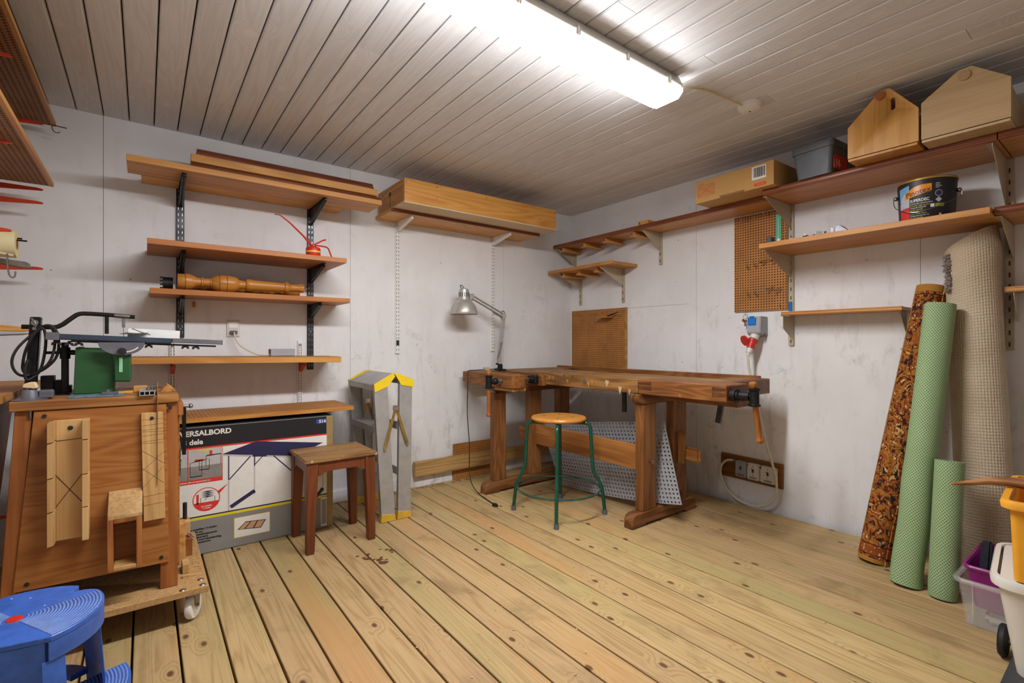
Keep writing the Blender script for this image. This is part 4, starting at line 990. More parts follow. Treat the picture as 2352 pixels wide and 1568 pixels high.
def vice_hub(px, py, pz, ax, lean):
    """hub with sliding wooden handle; ax = screw direction"""
    M = Matrix.Translation((px, py, pz))
    h = obj('handle_hub', G().lathe([(0, -.044), (.021, -.044), (.027, -.04), (.027, -.034), (.021, -.03), (.0205, .028), (.027, .032), (.027, .038), (.02, .042), (0, .042)], 20, M).cyl(Vector((px, py, pz))+Vector(ax)*.015, Vector((px, py, pz))+Vector(ax)*.05, .016, .02, n=16).sph(Vector((px, py, pz))+Vector(ax)*.05, .023, n=14), M_IRON, t)
    dx = lean; T = Matrix.Translation((px, py, pz)) @ Matrix.Rotation(math.atan2(dx, .22), 4, 'Y')
    hd = obj('vice_handle', G().lathe([(0, -.222), (.012, -.221), (.0165, -.213), (.0165, -.207), (.0125, -.2), (.0115, -.195), (.0125, -.15), (.0125, .045), (.0145, .05), (.0175, .058), (.015, .068), (0, .074)], 18, T), M_HANDLE, t)
vice_hub(-1.255, -.556, .756, (1, 0, 0), 0)
# tail vice
g = G().box(-.84, -.64, -1.905, -1.3985, .7225, .803, .004); obj('tail_vice_block', g, M_BENCH, t)
obj('tail_vice_guide', G().box(-.73, -.60, -1.9, -1.46, .69, .722, .004), M_BENCH, t)
for zz, hh in ((.783, .01), (.757, .012)):
    obj('dovetail_pin', G().prism([(-1.902, zz-hh*.5), (-1.902, zz+hh*.5), (-1.835, zz+hh), (-1.835, zz-hh)], -.8412, -.8398, 'yz'), M_ENDGRAIN, t)
    obj('dovetail_pin', G().prism([(-1.402, zz-hh*.5), (-1.402, zz+hh*.5), (-1.485, zz+hh*.9), (-1.485, zz-hh*.9)], -.8412, -.8398, 'yz'), M_ENDGRAIN, t)
g = G().cyl((-.79, -1.93, .756), (-.79, -1.905, .756), .03, n=20).cyl((-.79, -1.99, .756), (-.79, -1.93, .756), .02, .022, n=18); g.lathe([(.022, -.005), (.029, 0), (.022, .005)], 18, Matrix.Translation((-.79, -1.942, .756)) @ Matrix.Rotation(PI/2, 4, 'X'), cap=False)
obj('tail_screw', g, M_IRON, t)
vice_hub(-.785, -2.008, .756, (0, 1, 0), -.055)
# bench dogs hanging through the top
for x_, y_, z_, n_, tl in ((-.7, -1.185, .588, 'under the middle of the workbench', 0), (-.72, -1.795, .605, 'under the tail vice of the workbench', .18)):
    g = G().box(-.009, .009, -.013, .013, 0, .102 if tl else .133, .002)
    g.xform(Matrix.Translation((x_, y_, z_)) @ Matrix.Rotation(tl, 4, 'X')); tag(obj('bench_dog', g, M_BLEG if False else M_DKSTEEL), 'dark square bench dog hanging %s' % n_, 'bench dog', 'bench dogs of the workbench')
# ------------------------------------------------------------------ grey perforated floor tiles leaning behind the bench
t = thing('perforated_tile_sheet', 'grey sheet of perforated plastic tiles leaning under the workbench', 'tile sheet', (-.63, -.95, .004))
BL, BR, TL, TR = Vector((-.655, -.574, .006)), Vector((-.655, -1.545, .116)), Vector((-.6, -.289, .401)), Vector((-.6, -1.394, .548))
def patch3(u, v):
    p = BL.lerp(BR, u).lerp(TL.lerp(TR, u), v); p.z -= .03*4*u*(1-u)*(1-v)*.9; p.x += .012*math.sin(u*PI); return p
for r_ in range(2):
    for c_ in range(4):
        me = perf(10, 10, .024, .0115, .006, back=False)
        for v in me.vertices:
            u_ = (c_+.004+.992*v.co.x/.24)/4; w_ = (r_+.004+.992*v.co.y/.24)/2
            p = patch3(u_, w_); p.x += -v.co.z*1.0
            v.co = p
        obj('tile', me, [M_GREYPANEL, M_GREYPANEL], t, smooth=0)
# ------------------------------------------------------------------ green tube stool
cx_, cy_ = -1.037, -.972
t = thing('tube_stool', 'round wooden stool with green tube legs in front of the workbench', 'stool', (cx_, cy_, 0))
obj('seat', G().lathe([(0, .54), (.13, .541), (.15, .544), (.162, .553), (.1625, .56), (.158, .566), (.14, .569), (.08, .567), (0, .566)], 48, Matrix.Translation((cx_, cy_, 0))), M_SEAT, t)
for k in range(4):
    a = math.radians(45+90*k); g = G()
    prof = [(.03, .532), (.15, .532), (.178, .526), (.187, .50), (.191, .43), (.2, .275), (.206, .245), (.248, .172), (.256, .14), (.269, .02)]
    pts = [(cx_+r*math.cos(a), cy_+r*math.sin(a), z) for r, z in prof]
    g.tube(pts, .0105, 10, smooth=1); lg = obj('leg', g, M_GREEN, t)
    d = Vector((math.cos(a), math.sin(a), 0)); b = Vector((cx_, cy_, 0))
    obj('rubber_foot', G().cyl(b+d*.2692, b+d*.2685+Vector((0, 0, .028)), .0145, .0135, n=14), M_GREYPLAS, lg)
    obj('seat_screw', G().cyl(b+d*.085+Vector((0, 0, .5672)), b+d*.085+Vector((0, 0, .5695)), .006, n=10), M_STEEL, t)
obj('foot_ring', G().tube([(cx_+.243*math.cos(2*PI*k/48), cy_+.243*math.sin(2*PI*k/48), .147) for k in range(48)], .0065, 8, True), plain('worn_green_ring', '3b5f52', .3, .3, var=.3, scale=8), t)
# ------------------------------------------------------------------ silver task lamp clamped to the bench
yl = -.15
t = thing('task_lamp', 'silver articulated task lamp clamped to the end of the workbench', 'lamp', (-.875, yl, .8))
obj('clamp_base', G().box(-.91, -.84, yl-.03, yl+.03, .8004, .808, .002).cyl((-.875, yl, .808), (-.875, yl, .845), .02, .018, n=16).cyl((-.9, yl-.012, .846), (-.9, yl+.012, .846), .008, n=10), M_BLACK, t)
pv, el, hd = Vector((-.885, yl, .857)), Vector((-.842, yl, 1.207)), Vector((-1.125, yl, 1.333))
obj('yoke', G().box(-.9, -.868, yl-.013, yl+.013, .845, .895, .002), M_SILVER, t)
def rods(a, b, off, r=.0042):
    g = G(); d = (b-a).normalized(); n_ = Vector((-d.z, 0, d.x))
    for s in (-1, 1):
        for q in (-.008, .008): g.tube([a+n_*off*s+Vector((0, q, 0)), b+n_*off*s+Vector((0, q, 0))], r, 6)
    return g
obj('lower_arm', rods(pv+Vector((0, 0, .02)), el, .011), M_SILVER, t)
obj('upper_arm', rods(el, hd, .011), M_SILVER, t)
def spring(a, b, r, turns):
    d = (b-a); T = d.normalized(); U_ = Vector((0, 1, 0)); W_ = T.cross(U_)
    return [a+d*(k/(turns*8))+U_*r*math.cos(k*PI/4)+W_*r*math.sin(k*PI/4) for k in range(turns*8+1)]
g = G(); g.tube(spring(Vector((-.905, yl-.012, .885)), Vector((-.868, yl-.012, 1.01)), .0055, 20), .0014, 5); g.tube([(-.905, yl-.012, .885), (-.9, yl-.012, .86)], .002, 5); obj('spring', g, M_STEEL, t)
g = G(); g.tube(spring(Vector((-.86, yl-.012, 1.19)), Vector((-.95, yl-.012, 1.225)), .0055, 14), .0014, 5); obj('spring', g, M_STEEL, t)
obj('elbow_plate', G().prism([(-.865, 1.20), (-.85, 1.228), (-.825, 1.222), (-.822, 1.195), (-.84, 1.175), (-.862, 1.178)], yl-.012, yl+.012, 'xz', .002), M_SILVER, t)
obj('head_joint', G().box(-1.142, -1.108, yl-.01, yl+.01, 1.305, 1.355, .003).cyl((-1.125, yl-.018, 1.32), (-1.125, yl+.018, 1.32), .007, n=10), M_SILVER, t)
sx = -1.19
T = Matrix.Translation((sx, yl, 1.205))
sh = obj('shade', G().lathe([(.097, 0), (.0985, .003), (.096, .02), (.088, .048), (.073, .075), (.052, .096), (.038, .102), (.0365, .16), (.033, .176), (.022, .183), (0, .184)], 40, T, cap=False).lathe([(.0955, .001), (.093, .02), (.085, .047), (.07, .073), (.05, .093), (0, .094)], 40, T, cap=False), M_SILVER, t)
g = G()
for k in range(16):
    a = 2*PI*k/16; g.box(-.0025, .0025, -.0007, .0007, .122, .153, M=T @ Matrix.Rotation(a, 4, 'Z') @ Matrix.Translation((0, .0372, 0)))
tag(obj('vent_slots', g, M_RUBBER, sh, smooth=0), kind='stuff')
obj('lamp_lead', G().tube([(sx+.004, yl, 1.388), (sx-.012, yl, 1.405), (sx-.025, yl, 1.412), (sx-.032, yl, 1.404), (sx-.024, yl, 1.391)], .0028, 6, smooth=2).tube([(sx-.024, yl, 1.391), (sx-.005, yl, 1.386)], .0028, 6).tube([(-.86, yl+.014, 1.222), (-.845, yl+.014, 1.245), (-.825, yl+.014, 1.24), (-.822, yl+.014, 1.215), (-.835, yl+.014, 1.19)], .0028, 6, smooth=2), M_RUBBER, t)
g = G().tube([(-.868, yl+.02, .86), (-.86, yl+.03, .825), (-.88, -.1, .8045), (-.96, -.09, .8035), (-1.1, -.1, .8025), (-1.135, -.12, .8025), (-1.156, -.14, .798), (-1.163, -.16, .76), (-1.163, -.157, .65), (-1.165, -.152, .53), (-1.168, -.17, .41), (-1.175, -.2, .3), (-1.19, -.22, .16), (-1.21, -.26, .06), (-1.235, -.38, .012), (-1.255, -.52, .006), (-1.272, -.63, .006)], .0032, 6, smooth=1)
obj('power_cord', g, M_RUBBER, t)
obj('plug', G().box(-.009, .009, -.018, .018, 0, .016, .003, M=Matrix.Translation((-1.279, -.66, .001)) @ Matrix.Rotation(.15, 4, 'Z')).cyl((-1.279, -.678, .006), (-1.281, -.695, .006), .0025, n=6).cyl((-1.279, -.678, .012), (-1.281, -.695, .012), .0025, n=6), M_RUBBER, t)
tag(obj('wood_offcut', G().box(-.985, -.945, -.1, -.065, .8002, .82, .001, M=Matrix.Translation((0, -.02, 0))), M_PLYPALE), 'tiny pale offcut on the lamp end of the workbench', 'offcut')
# ------------------------------------------------------------------ folded aluminium step ladder
t = thing('step_ladder', 'folded aluminium step ladder with yellow caps against the left wall', 'ladder', (-1.87, -.3, 0))
def rail(name, x0b, x1b, x0t, x1t, ya, yb, zt, side):
    """U channel rail, web on the outer face"""
    g = G(); th = .003
    yo = ya if side < 0 else yb; yi = yb if side < 0 else ya
    w0, w1 = sorted((yo, yo-side*th))
    g.prism([(x0b, .03), (x1b, .03), (x1t, zt), (x0t, zt)], w0, w1, 'xz')
    f0, f1 = sorted((yo-side*th, yi))
    g.prism([(x0b, .03), (x0b+th, .03), (x0t+th, zt), (x0t, zt)], f0, f1, 'xz')
    g.prism([(x1b-th, .03), (x1b, .03), (x1t, zt), (x1t-th, zt)], f0, f1, 'xz')
    r = obj(name, g, M_ALU, t, smooth=0)
    f = G().prism([(x0b-.004, .0), (x1b+.004, 0), (x1b+.003, .014), (x1b, .035), (x0b, .048), (x0b-.004, .02)], ya-.003, yb+.003, 'xz', .002)
    obj('yellow_foot', f, M_YELLOWW, r)
for ya, yb, s in ((-.515, -.49, -1), (-.115, -.09, 1)):
    rail('front_rail', -1.945, -1.866, -1.99, -1.912, ya, yb, .775, s)
    rail('rear_rail', -1.848, -1.77, -1.838, -1.762, ya, yb, .785, s)
    # pivot caps
    yo = ya-.003 if s < 0 else yb
    obj('front_cap_plate', G().prism([(-1.99, .773), (-1.878, .833), (-1.866, .812), (-1.909, .757), (-1.985, .728)], yo, yo+.003, 'xz', .001), M_YELLOW, t)
    obj('rear_cap_plate', G().prism([(-1.87, .83), (-1.855, .833), (-1.753, .79), (-1.753, .746), (-1.83, .762)], yo, yo+.003, 'xz', .001), M_YELLOW, t)
    yq = ya-.0105 if s < 0 else yb+.0065
    for a, b in (((-1.868, .63), (-1.93, .41)), ((-1.862, .63), (-1.795, .425))):
        d = Vector((b[0]-a[0], 0, b[1]-a[1])); n_ = Vector((-d.z, 0, d.x)).normalized()*.0085
        P_ = [(a[0]+n_.x, a[1]+n_.z), (b[0]+n_.x, b[1]+n_.z), (b[0]-n_.x, b[1]-n_.z), (a[0]-n_.x, a[1]-n_.z)]
        obj('spreader_arm', G().prism(P_, yq, yq+.003, 'xz', .0008), plain('brassy_steel_%d' % len(bpy.data.materials), 'b09455', .35, .8, var=.25, scale=8), t)
    obj('spreader_hinge', G().box(-1.882, -1.848, yq-.003, yq+.006, .62, .65, .002).cyl((-1.865, yq-.006, .636), (-1.865, yq+.004, .636), .006, n=10), M_CHROME, t)
    for bx, bz in ((-1.93, .41), (-1.795, .425)): obj('spreader_rivet', G().cyl((bx, yq-.003, bz), (bx, yq+.008, bz), .006, n=10), M_CHROME, t)
obj('top_platform', G().prism([(-1.988, .738), (-1.988, .77), (-1.874, .828), (-1.868, .818), (-1.978, .76), (-1.982, .738)], -.488, -.117, 'xz', .001), M_ALU, t)
obj('rear_platform', G().prism([(-1.868, .824), (-1.858, .828), (-1.758, .786), (-1.758, .755), (-1.764, .755), (-1.766, .779)], -.488, -.117, 'xz', .001), M_ALU, t)
for z_, dx in ((.535, .016), (.28, .032)):
    obj('step', G().prism([(-1.992+dx, z_-.036), (-1.992+dx, z_), (-1.9+dx, z_), (-1.9+dx, z_-.012), (-1.986+dx, z_-.006), (-1.988+dx, z_-.036)], -.4895, -.1155, 'xz', .001), M_ALU, t)
for z_ in (.53, .27):
    obj('rear_rung', G().box(-1.845, -1.838, -.4895, -.1155, z_-.022, z_+.022, .001), M_ALU, t)
# ------------------------------------------------------------------ printed table carton
yb = -.385
t = thing('printed_carton', 'large flat printed carton for a folding table under the left shelves', 'carton', (-2.68, -.32, 0))
obj('carton_body', G().box(-3.19, -2.171, yb, -.255, .0005, .604, .003), M_PRINT_G, t)
obj('torn_top', G().box(-3.185, -2.176, yb+.004, -.26, .6042, .6075, .001), M_PRINT_K, t)
def pr(name, polys, m, d=.0004, lab=None):
    g = G()
    for p in polys: g.prism(p, yb-d, yb-.0001, 'xz')
    return obj(name, g, m, t, smooth=0, label=lab)
R_ = lambda x0, x1, z0, z1: [(x0, z0), (x1, z0), (x1, z1), (x0, z1)]
pr('black_banner', [R_(-3.188, -2.206, .509, .602)], M_PRINT_K)
pr('red_stripe', [R_(-3.188, -2.203, .501, .509)], M_PRINT_R)
pr('white_field', [R_(-3.188, -2.203, .18, .501)], M_PRINT_W)
pr('navy_stripe', [R_(-3.188, -2.203, .178, .184)], M_PRINT_N, .0006)
pr('yellow_stripe', [R_(-3.188, -2.203, .165, .1775)], M_PRINT_Y, .0006)
pr('tape_edge', [R_(-2.2045, -2.172, .003, .602)], M_TAPE, .0006)
Fx = lambda x, z, d=.0008: frame((x, yb-d, z), (1, 0, 0), (0, 0, 1), (0, -1, 0))
g = G(); add_text(g, 'UNIVERSALBORD', .034, Fx(-2.658, .5635), bold=.0012, align='RIGHT', width=1.02); obj('title_lettering', g, M_PRINT_W, t, smooth=0)
g = G(); add_text(g, 'i 3 dele', .034, Fx(-2.776, .523), bold=.0012, align='RIGHT', width=.95); obj('subtitle_lettering', g, M_PRINT_W, t, smooth=0)
pr('number_patch', [R_(-2.259, -2.207, .567, .59)], M_PRINT_B, .0006)
g = G(); add_text(g, '514', .023, Fx(-2.2095, .57), bold=.0007, align='RIGHT', width=1.05); obj('number_lettering', g, M_PRINT_W, t, smooth=0)
# little photograph on the left
pr('photo_frame', [R_(-3.0, -2.695, .338, .5)], M_PRINT_R, .0006)
pr('photo_wall', [R_(-2.834, -2.697, .42, .499), R_(-2.99, -2.838, .42, .499)], M_PRINT_LG, .0009)
pr('photo_floor', [R_(-2.834, -2.697, .358, .42), R_(-2.99, -2.838, .358, .42)], plain('print_photo_floor', '8c8680', .5, var=.1), .0009)
pr('photo_tables', [[(-2.83, .437), (-2.77, .445), (-2.755, .45), (-2.80, .446)], [(-2.765, .462), (-2.70, .466), (-2.70, .470), (-2.76, .468)], R_(-2.828, -2.826, .372, .44), R_(-2.782, -2.78, .372, .44), R_(-2.828, -2.781, .37, .374), R_(-2.792, -2.79, .4, .45), R_(-2.752, -2.75, .4, .45), R_(-2.792, -2.751, .399, .403), R_(-2.765, -2.763, .415, .465), R_(-2.704, -2.702, .415, .465)], M_PRINT_K, .0012)
pr('photo_bunting', [R_(-2.81+.012*k, -2.802+.012*k, .484+.003*abs(k-3), .496) for k in range(6)], M_PRINT_Y, .0012)
pr('photo_cups', [R_(-2.81, -2.775, .442, .452), R_(-2.75, -2.738, .468, .488)], M_PRINT_R, .0012)
g = G(); add_text(g, 'børnefester eller på loppemarked osv.', .0088, Fx(-2.744, .345, .001), bold=.0002, align='RIGHT'); obj('caption_lettering', g, M_PRINT_W, t, smooth=0)
# big picture of the table
pr('table_picture_top', [[(-2.698, .463), (-2.551, .508), (-2.225, .462), (-2.36, .408)]], M_PRINT_N, .0009)
pr('table_picture_edge', [[(-2.70, .463), (-2.36, .408), (-2.36, .40), (-2.70, .455)]], M_PRINT_LG, .001)
def bar(x0, z0, x1, z1, w_):
    d = Vector((x1-x0, z1-z0)); n_ = Vector((-d.y, d.x)).normalized()*w_/2
    return [(x0+n_.x, z0+n_.y), (x1+n_.x, z1+n_.y), (x1-n_.x, z1-n_.y), (x0-n_.x, z0-n_.y)]
pr('table_picture_braces', [bar(-2.67, .452, -2.67, .335, .005), bar(-2.668, .335, -2.575, .437, .005), bar(-2.557, .436, -2.557, .385, .005), bar(-2.556, .392, -2.52, .43, .004), bar(-2.47, .425, -2.38, .33, .005), bar(-2.566, .438, -2.502, .43, .009), bar(-2.662, .2, -2.556, .262, .018), bar(-2.29, .14, -2.225, .215, .018)], M_PRINT_N, .0012)['kind'] = 'stuff'
pr('table_picture_legs', [bar(-2.67, .335, -2.67, .185, .006), bar(-2.557, .385, -2.557, .243, .005), bar(-2.225, .38, -2.225, .2, .005), bar(-2.303, .3, -2.303, .09, .005)], M_PRINT_LG, .0012)
# round inset
C_ = lambda cx, cz, rx, rz, n_=32: [(cx+rx*math.cos(2*PI*k/n_), cz+rz*math.sin(2*PI*k/n_)) for k in range(n_)]
pr('round_inset_edge', [C_(-2.762, .258, .056, .056), [(-2.715, .29), (-2.672, .318), (-2.71, .275)]], M_PRINT_R, .0008)
pr('round_inset_field', [C_(-2.762, .258, .052, .052)], M_PRINT_W, .001)
pr('round_inset_base', [[(-2.762+.052*math.cos(a), .258+.052*math.sin(a)) for a in [PI*(1.08+.84*k/20) for k in range(21)]]], M_PRINT_R, .0012)
pr('round_inset_arrow', [R_(-2.803, -2.793, .24, .285)], M_PRINT_R, .0012)
pr('round_inset_table', [[(-2.785, .27+.008*k), (-2.757, .274+.008*k), (-2.728, .27+.008*k), (-2.757, .267+.008*k)] for k in range(4)] + [bar(-2.785, .268, -2.785, .24, .002), bar(-2.728, .268, -2.728, .245, .002), bar(-2.77, .255, -2.755, .27, .002)], M_PRINT_N, .0013)
g = G(); add_text(g, 'kan indstilles', .0085, Fx(-2.762, .224, .0015), bold=.0003, align='CENTER'); add_text(g, 'i 4 højder', .0085, Fx(-2.762, .214, .0015), bold=.0003, align='CENTER'); obj('round_inset_lettering', g, M_PRINT_W, t, smooth=0)
# lower band
pr('inset_panel_edge', [R_(-2.647, -2.487, .043, .142)], M_PRINT_Y, .0006)
pr('inset_panel', [R_(-2.645, -2.489, .045, .14)], M_PRINT_W, .0008)
pr('inset_table', [[(-2.633, .082), (-2.597, .116), (-2.505, .108), (-2.528, .07)]], M_PRINT_K, .001)
pr('inset_table_panels', [[(-2.626, .083), (-2.598, .112), (-2.576, .111), (-2.603, .081)], [(-2.597, .081), (-2.571, .111), (-2.546, .109), (-2.565, .077)], [(-2.559, .077), (-2.541, .108), (-2.512, .105), (-2.53, .074)]], M_PRINT_T, .0012)
g = G()
for k, s in enumerate(('• kan indstilles i 4 højder:', '   60 – 94 cm.', '• meget pladsbesparende', '   at transportere.', '• forsynet med bærehåndtag.', '• aluminiumsramme')):
    add_text(g, s, .0125, Fx(-2.845, .118-.0125*k), bold=.0004)
obj('list_lettering', g, M_PRINT_K, t, smooth=0)
pr('barcode_field', [R_(-2.235, -2.2055, .01, .168)], M_PRINT_W, .0006)
pr('barcode_bars', [R_(-2.231+.0034*k, -2.229+.0034*k, .02, .155) for k in range(7)], M_PRINT_K, .0008)
# ------------------------------------------------------------------ red stool
t = thing('wooden_stool', 'small red stained wooden stool with paint spotted top', 'stool', (-2.22, -.54, 0))
obj('seat', G().box(-2.398, -2.045, -.712, -.392, .43, .4475, .004, seg=2), M_STOOLTOP, t)
for x0, x1, sx in ((-2.388, -2.334, 1), (-2.108, -2.054, -1)):
    for y0, y1, sy in ((-.703, -.65, 1), (-.45, -.397, -1)):
        bm_ = bmesh.new(); k = .35
        xo, xi = (x0, x1) if sx > 0 else (x1, x0); yo, yi = (y0, y1) if sy > 0 else (y1, y0)
        xi2 = xi+(xo-xi)*k; yi2 = yi+(yo-yi)*k
        T_ = [bm_.verts.new(p) for p in ((xo, yo, .4295), (xi, yo, .4295), (xi, yi, .4295), (xo, yi, .4295))]
        B_ = [bm_.verts.new(p) for p in ((xo, yo, 0), (xi2, yo, 0), (xi2, yi2, 0), (xo, yi2, 0))]
        bm_.faces.new(T_); bm_.faces.new(B_[::-1])
        for i in range(4): bm_.faces.new((T_[i], B_[i], B_[(i+1) % 4], T_[(i+1) % 4]))
        bmesh.ops.recalc_face_normals(bm_, faces=bm_.faces); bmesh.ops.bevel(bm_, geom=bm_.edges[:], offset=.002, segments=1, affect='EDGES')
        obj('leg', G()._in(bm_), M_STOOLRED, t)
ap = lambda a, b: [(a, .3655), (a+.012, .3655), (a+.02, .374), (a+.035, .381), (a+.05, .383), (b-.05, .383), (b-.035, .381), (b-.02, .374), (b-.012, .3655), (b, .3655), (b, .4295), (a, .4295)]
for y_ in (-.699, -.417): obj('apron', G().prism(ap(-2.334, -2.108), y_, y_+.016, 'xz', .001), M_STOOLRED, t)
for x_ in (-2.384, -2.074): obj('apron', G().prism(ap(-.65, -.45), x_, x_+.016, 'yz', .001), M_STOOLRED, t)
# ------------------------------------------------------------------ dolly, sawing stand and scroll saw
t = thing('dolly', 'chipboard dolly on white castors under the sawing stand', 'dolly', (-3.07, -.74, 0))
obj('deck', G().box(-3.345, -2.812, -1.052, -.425, .105, .1285, .002), M_MDF, t)
for x_, y_ in ((-2.856, -.995), (-3.3, -.995), (-2.856, -.48), (-3.3, -.48)):
    ca = math.radians({-2.856: 62, -3.3: 20}[x_]); RW = Matrix.Translation((x_, y_, 0)) @ Matrix.Rotation(ca, 4, 'Z') @ Matrix.Translation((-x_, -y_, 0))
    c = obj('castor', G().box(x_-.045, x_+.035, y_-.035, y_+.035, .101, .1047, .001).prism([(-.022+x_, .1008), (.018+x_, .1008), (.012+x_, .05), (x_-.004, .042), (x_-.014, .05)], y_-.0165, y_-.0145, 'xz').prism([(-.022+x_, .1008), (.018+x_, .1008), (.012+x_, .05), (x_-.004, .042), (x_-.014, .05)], y_+.0145, y_+.0165, 'xz').cyl((x_, y_-.02, .046), (x_, y_+.02, .046), .006, n=10).xform(RW), M_STEEL, t)
    Mw = Matrix.Translation((x_, y_, .0455)) @ Matrix.Rotation(ca, 4, 'Z') @ Matrix.Rotation(PI/2, 4, 'X')
    obj('wheel', G().lathe([(.0, -.012), (.03, -.012), (.042, -.011), (.0455, -.006), (.0455, .006), (.042, .011), (.03, .012), (0, .012)], 28, Mw), M_WHITE, c)
for x_, y_ in ((-2.83, -1.035), (-2.832, -.985), (-2.89, -1.04)): obj('bolt_head', G().lathe([(0, .003), (.008, .0025), (.011, 0)], 14, Matrix.Translation((x_, y_, .1286))), M_STEEL, t)
# stand
t = thing('sawing_stand', 'splayed plywood sawing stand with thick wooden top', 'stand', (-3.11, -.78, .1287))
obj('top_slab', G().box(-3.331, -2.9, -1.0, -.55, .788, .8185, .003), M_SLAB, t)
def post(xa, xb, xc, xd, y0, y1):
    obj('post', G().prism([(xa, .129), (xb, .129), (xc, .7875), (xd, .7875)], y0, y1, 'xz', .002), M_POST, t)
post(-2.954, -2.902, -2.902, -2.944, -.9882, -.945); post(-2.954, -2.902, -2.902, -2.944, -.6, -.56)
post(-3.356, -3.322, -3.277, -3.318, -.988, -.945); post(-3.356, -3.322, -3.277, -3.318, -.6, -.56)
obj('front_panel', G().prism([(-3.274, .786), (-2.936, .786), (-2.928, .223), (-3.321, .231)], -.9952, -.9885, 'xz', .001), M_PLY, t)
obj('side_panel', G().box(-2.9015, -2.894, -.94, -.6, .19, .785, .001), M_PLY, t)
obj('shading_back_panel', G().box(-3.32, -2.905, -.5595, -.553, .15, .785), M_PLY, t)  # rear panel added to keep the inside of the stand dark
obj('shading_left_panel', G().prism([(-3.32, .2), (-3.312, .2), (-3.27, .786), (-3.278, .786)], -.944, -.601, 'xz'), M_PLY, t)  # left side panel, likewise added to shade the deck below
obj('side_rail', G().box(-2.9015, -2.885, -.985, -.56, .74, .785, .001), M_POST, t)
for x_, z_ in ((-3.29, .25), (-2.95, .245), (-2.925, .77), (-3.25, .77)): obj('panel_screw', G().cyl((x_, -.9975, z_), (x_, -.9945, z_), .006, n=10), M_DKSTEEL, t)
obj('clamp_bolt', G().cyl((-3.283, -.99, .765), (-3.283, -.99, .79), .005, n=8), M_STEEL, t)
# mitre box and boards screwed to the front
t = thing('mitre_box', 'pale wooden mitre box hanging upright on the stand front', 'mitre box', (-3.188, -1.02, .37))
obj('bed', G().box(-3.222, -3.157, -1.006, -.9955, .371, .754, .001), M_MITRE, t)
for x0, x1 in ((-3.2385, -3.2222), (-3.1568, -3.1405)):
    zs = [.371, .475, .478, .58, .583, .69, .693, .755]
    for a, b in ((0, 1), (2, 3), (4, 5), (6, 7)):
        dz = .004 if x0 < -3.2 else 0
        obj('cheek', G().prism([(x0, zs[a]-dz), (x1, zs[a]), (x1, zs[b]), (x0, zs[b]-dz)], -1.05, -.9958, 'xz', .0012), M_MITRE, t)
g = G()
for p in ([(-3.222, .58), (-3.157, .48)], [(-3.222, .48), (-3.157, .58)], [(-3.222, .689), (-3.157, .692)]):
    g.tube([(p[0][0], -1.0064, p[0][1]), (p[1][0], -1.0064, p[1][1])], .001, 4)
obj('saw_kerfs', g, M_HOLE, t, smooth=0)
obj('screw', G().lathe([(0, .004), (.005, .003), (.007, 0)], 12, Matrix.Translation((-3.188, -1.0065, .728)) @ Matrix.Rotation(PI/2, 4, 'X')), M_DKSTEEL, t)
t = thing('mitre_board', 'scored pale board hanging on the right of the stand front', 'board', (-2.972, -1.005, .385))
obj('board', G().prism([(-3.0, .385), (-2.939, .386), (-2.946, .759), (-3.007, .759)], -1.01, -.9956, 'xz', .001), M_MITRE, t)
g = G()
for k, (z0, z1) in enumerate(((.715, .72), (.7, .703), (.695, .692), (.68, .684), (.66, .664), (.655, .652), (.63, .58), (.56, .62), (.5, .57), (.57, .51), (.47, .475), (.44, .443), (.735, .737))):
    g.tube([(-3.004, -1.0102, z0), (-2.943, -1.0102, z1)], .0004, 4)
tag(obj('score_lines', g, M_HOLE, t, smooth=0), kind='stuff')
obj('screw', G().lathe([(0, .004), (.004, .003), (.006, 0)], 12, Matrix.Translation((-2.977, -1.0105, .74)) @ Matrix.Rotation(PI/2, 4, 'X')), M_DKSTEEL, t)
t = thing('scrap_box', 'small open plywood scrap box fixed low on the stand front', 'box', (-3.048, -1.03, .257))
y0, y1 = -1.07, -.9958
obj('top_plate', G().prism([(y0, .425), (y0, .437), (y1, .503), (y1, .49)], -3.093, -3.003, 'yz', .001), M_MDF, t)
obj('side_plate', G().prism([(y1, .257), (y0, .257), (y0, .4245), (y1, .4895)], -3.094, -3.079, 'yz', .001), M_POST, t)
obj('side_plate', G().prism([(y1, .257), (y0, .257), (y0, .4245), (y1, .4895)], -3.019, -3.004, 'yz', .001), M_POST, t)
obj('bottom_plate', G().box(-3.0785, -3.0195, y0, y1, .257, .268, .001), M_MITRE, t)
obj('lintel', G().box(-3.0785, -3.0195, y0, y0+.012, .412, .4245, .001), M_POST, t)
tag(obj('paint_smear', G().prism([(-3.095, .432), (-3.074, .433), (-3.072, .424), (-3.085, .42), (-3.09, .4), (-3.094, .4)], y0-.0012, y0-.0002, 'xz'), M_WPLAS), 'white paint smear on the small scrap box', 'smear') if False else None
# hanging steel blade
t = tag(obj('steel_blade', G().prism([(-1.0, .755), (-1.012, .505), (-1.014, .505), (-1.016, .8), (-.99, .862), (-.87, .875), (-.86, .82), (-.99, .8192)], -2.962, -2.9605, 'yz'), plain('rusty_blade', '8d7a68', .4, .7, var=.25)), 'thin rusty blade standing over the front edge of the stand top', 'blade')
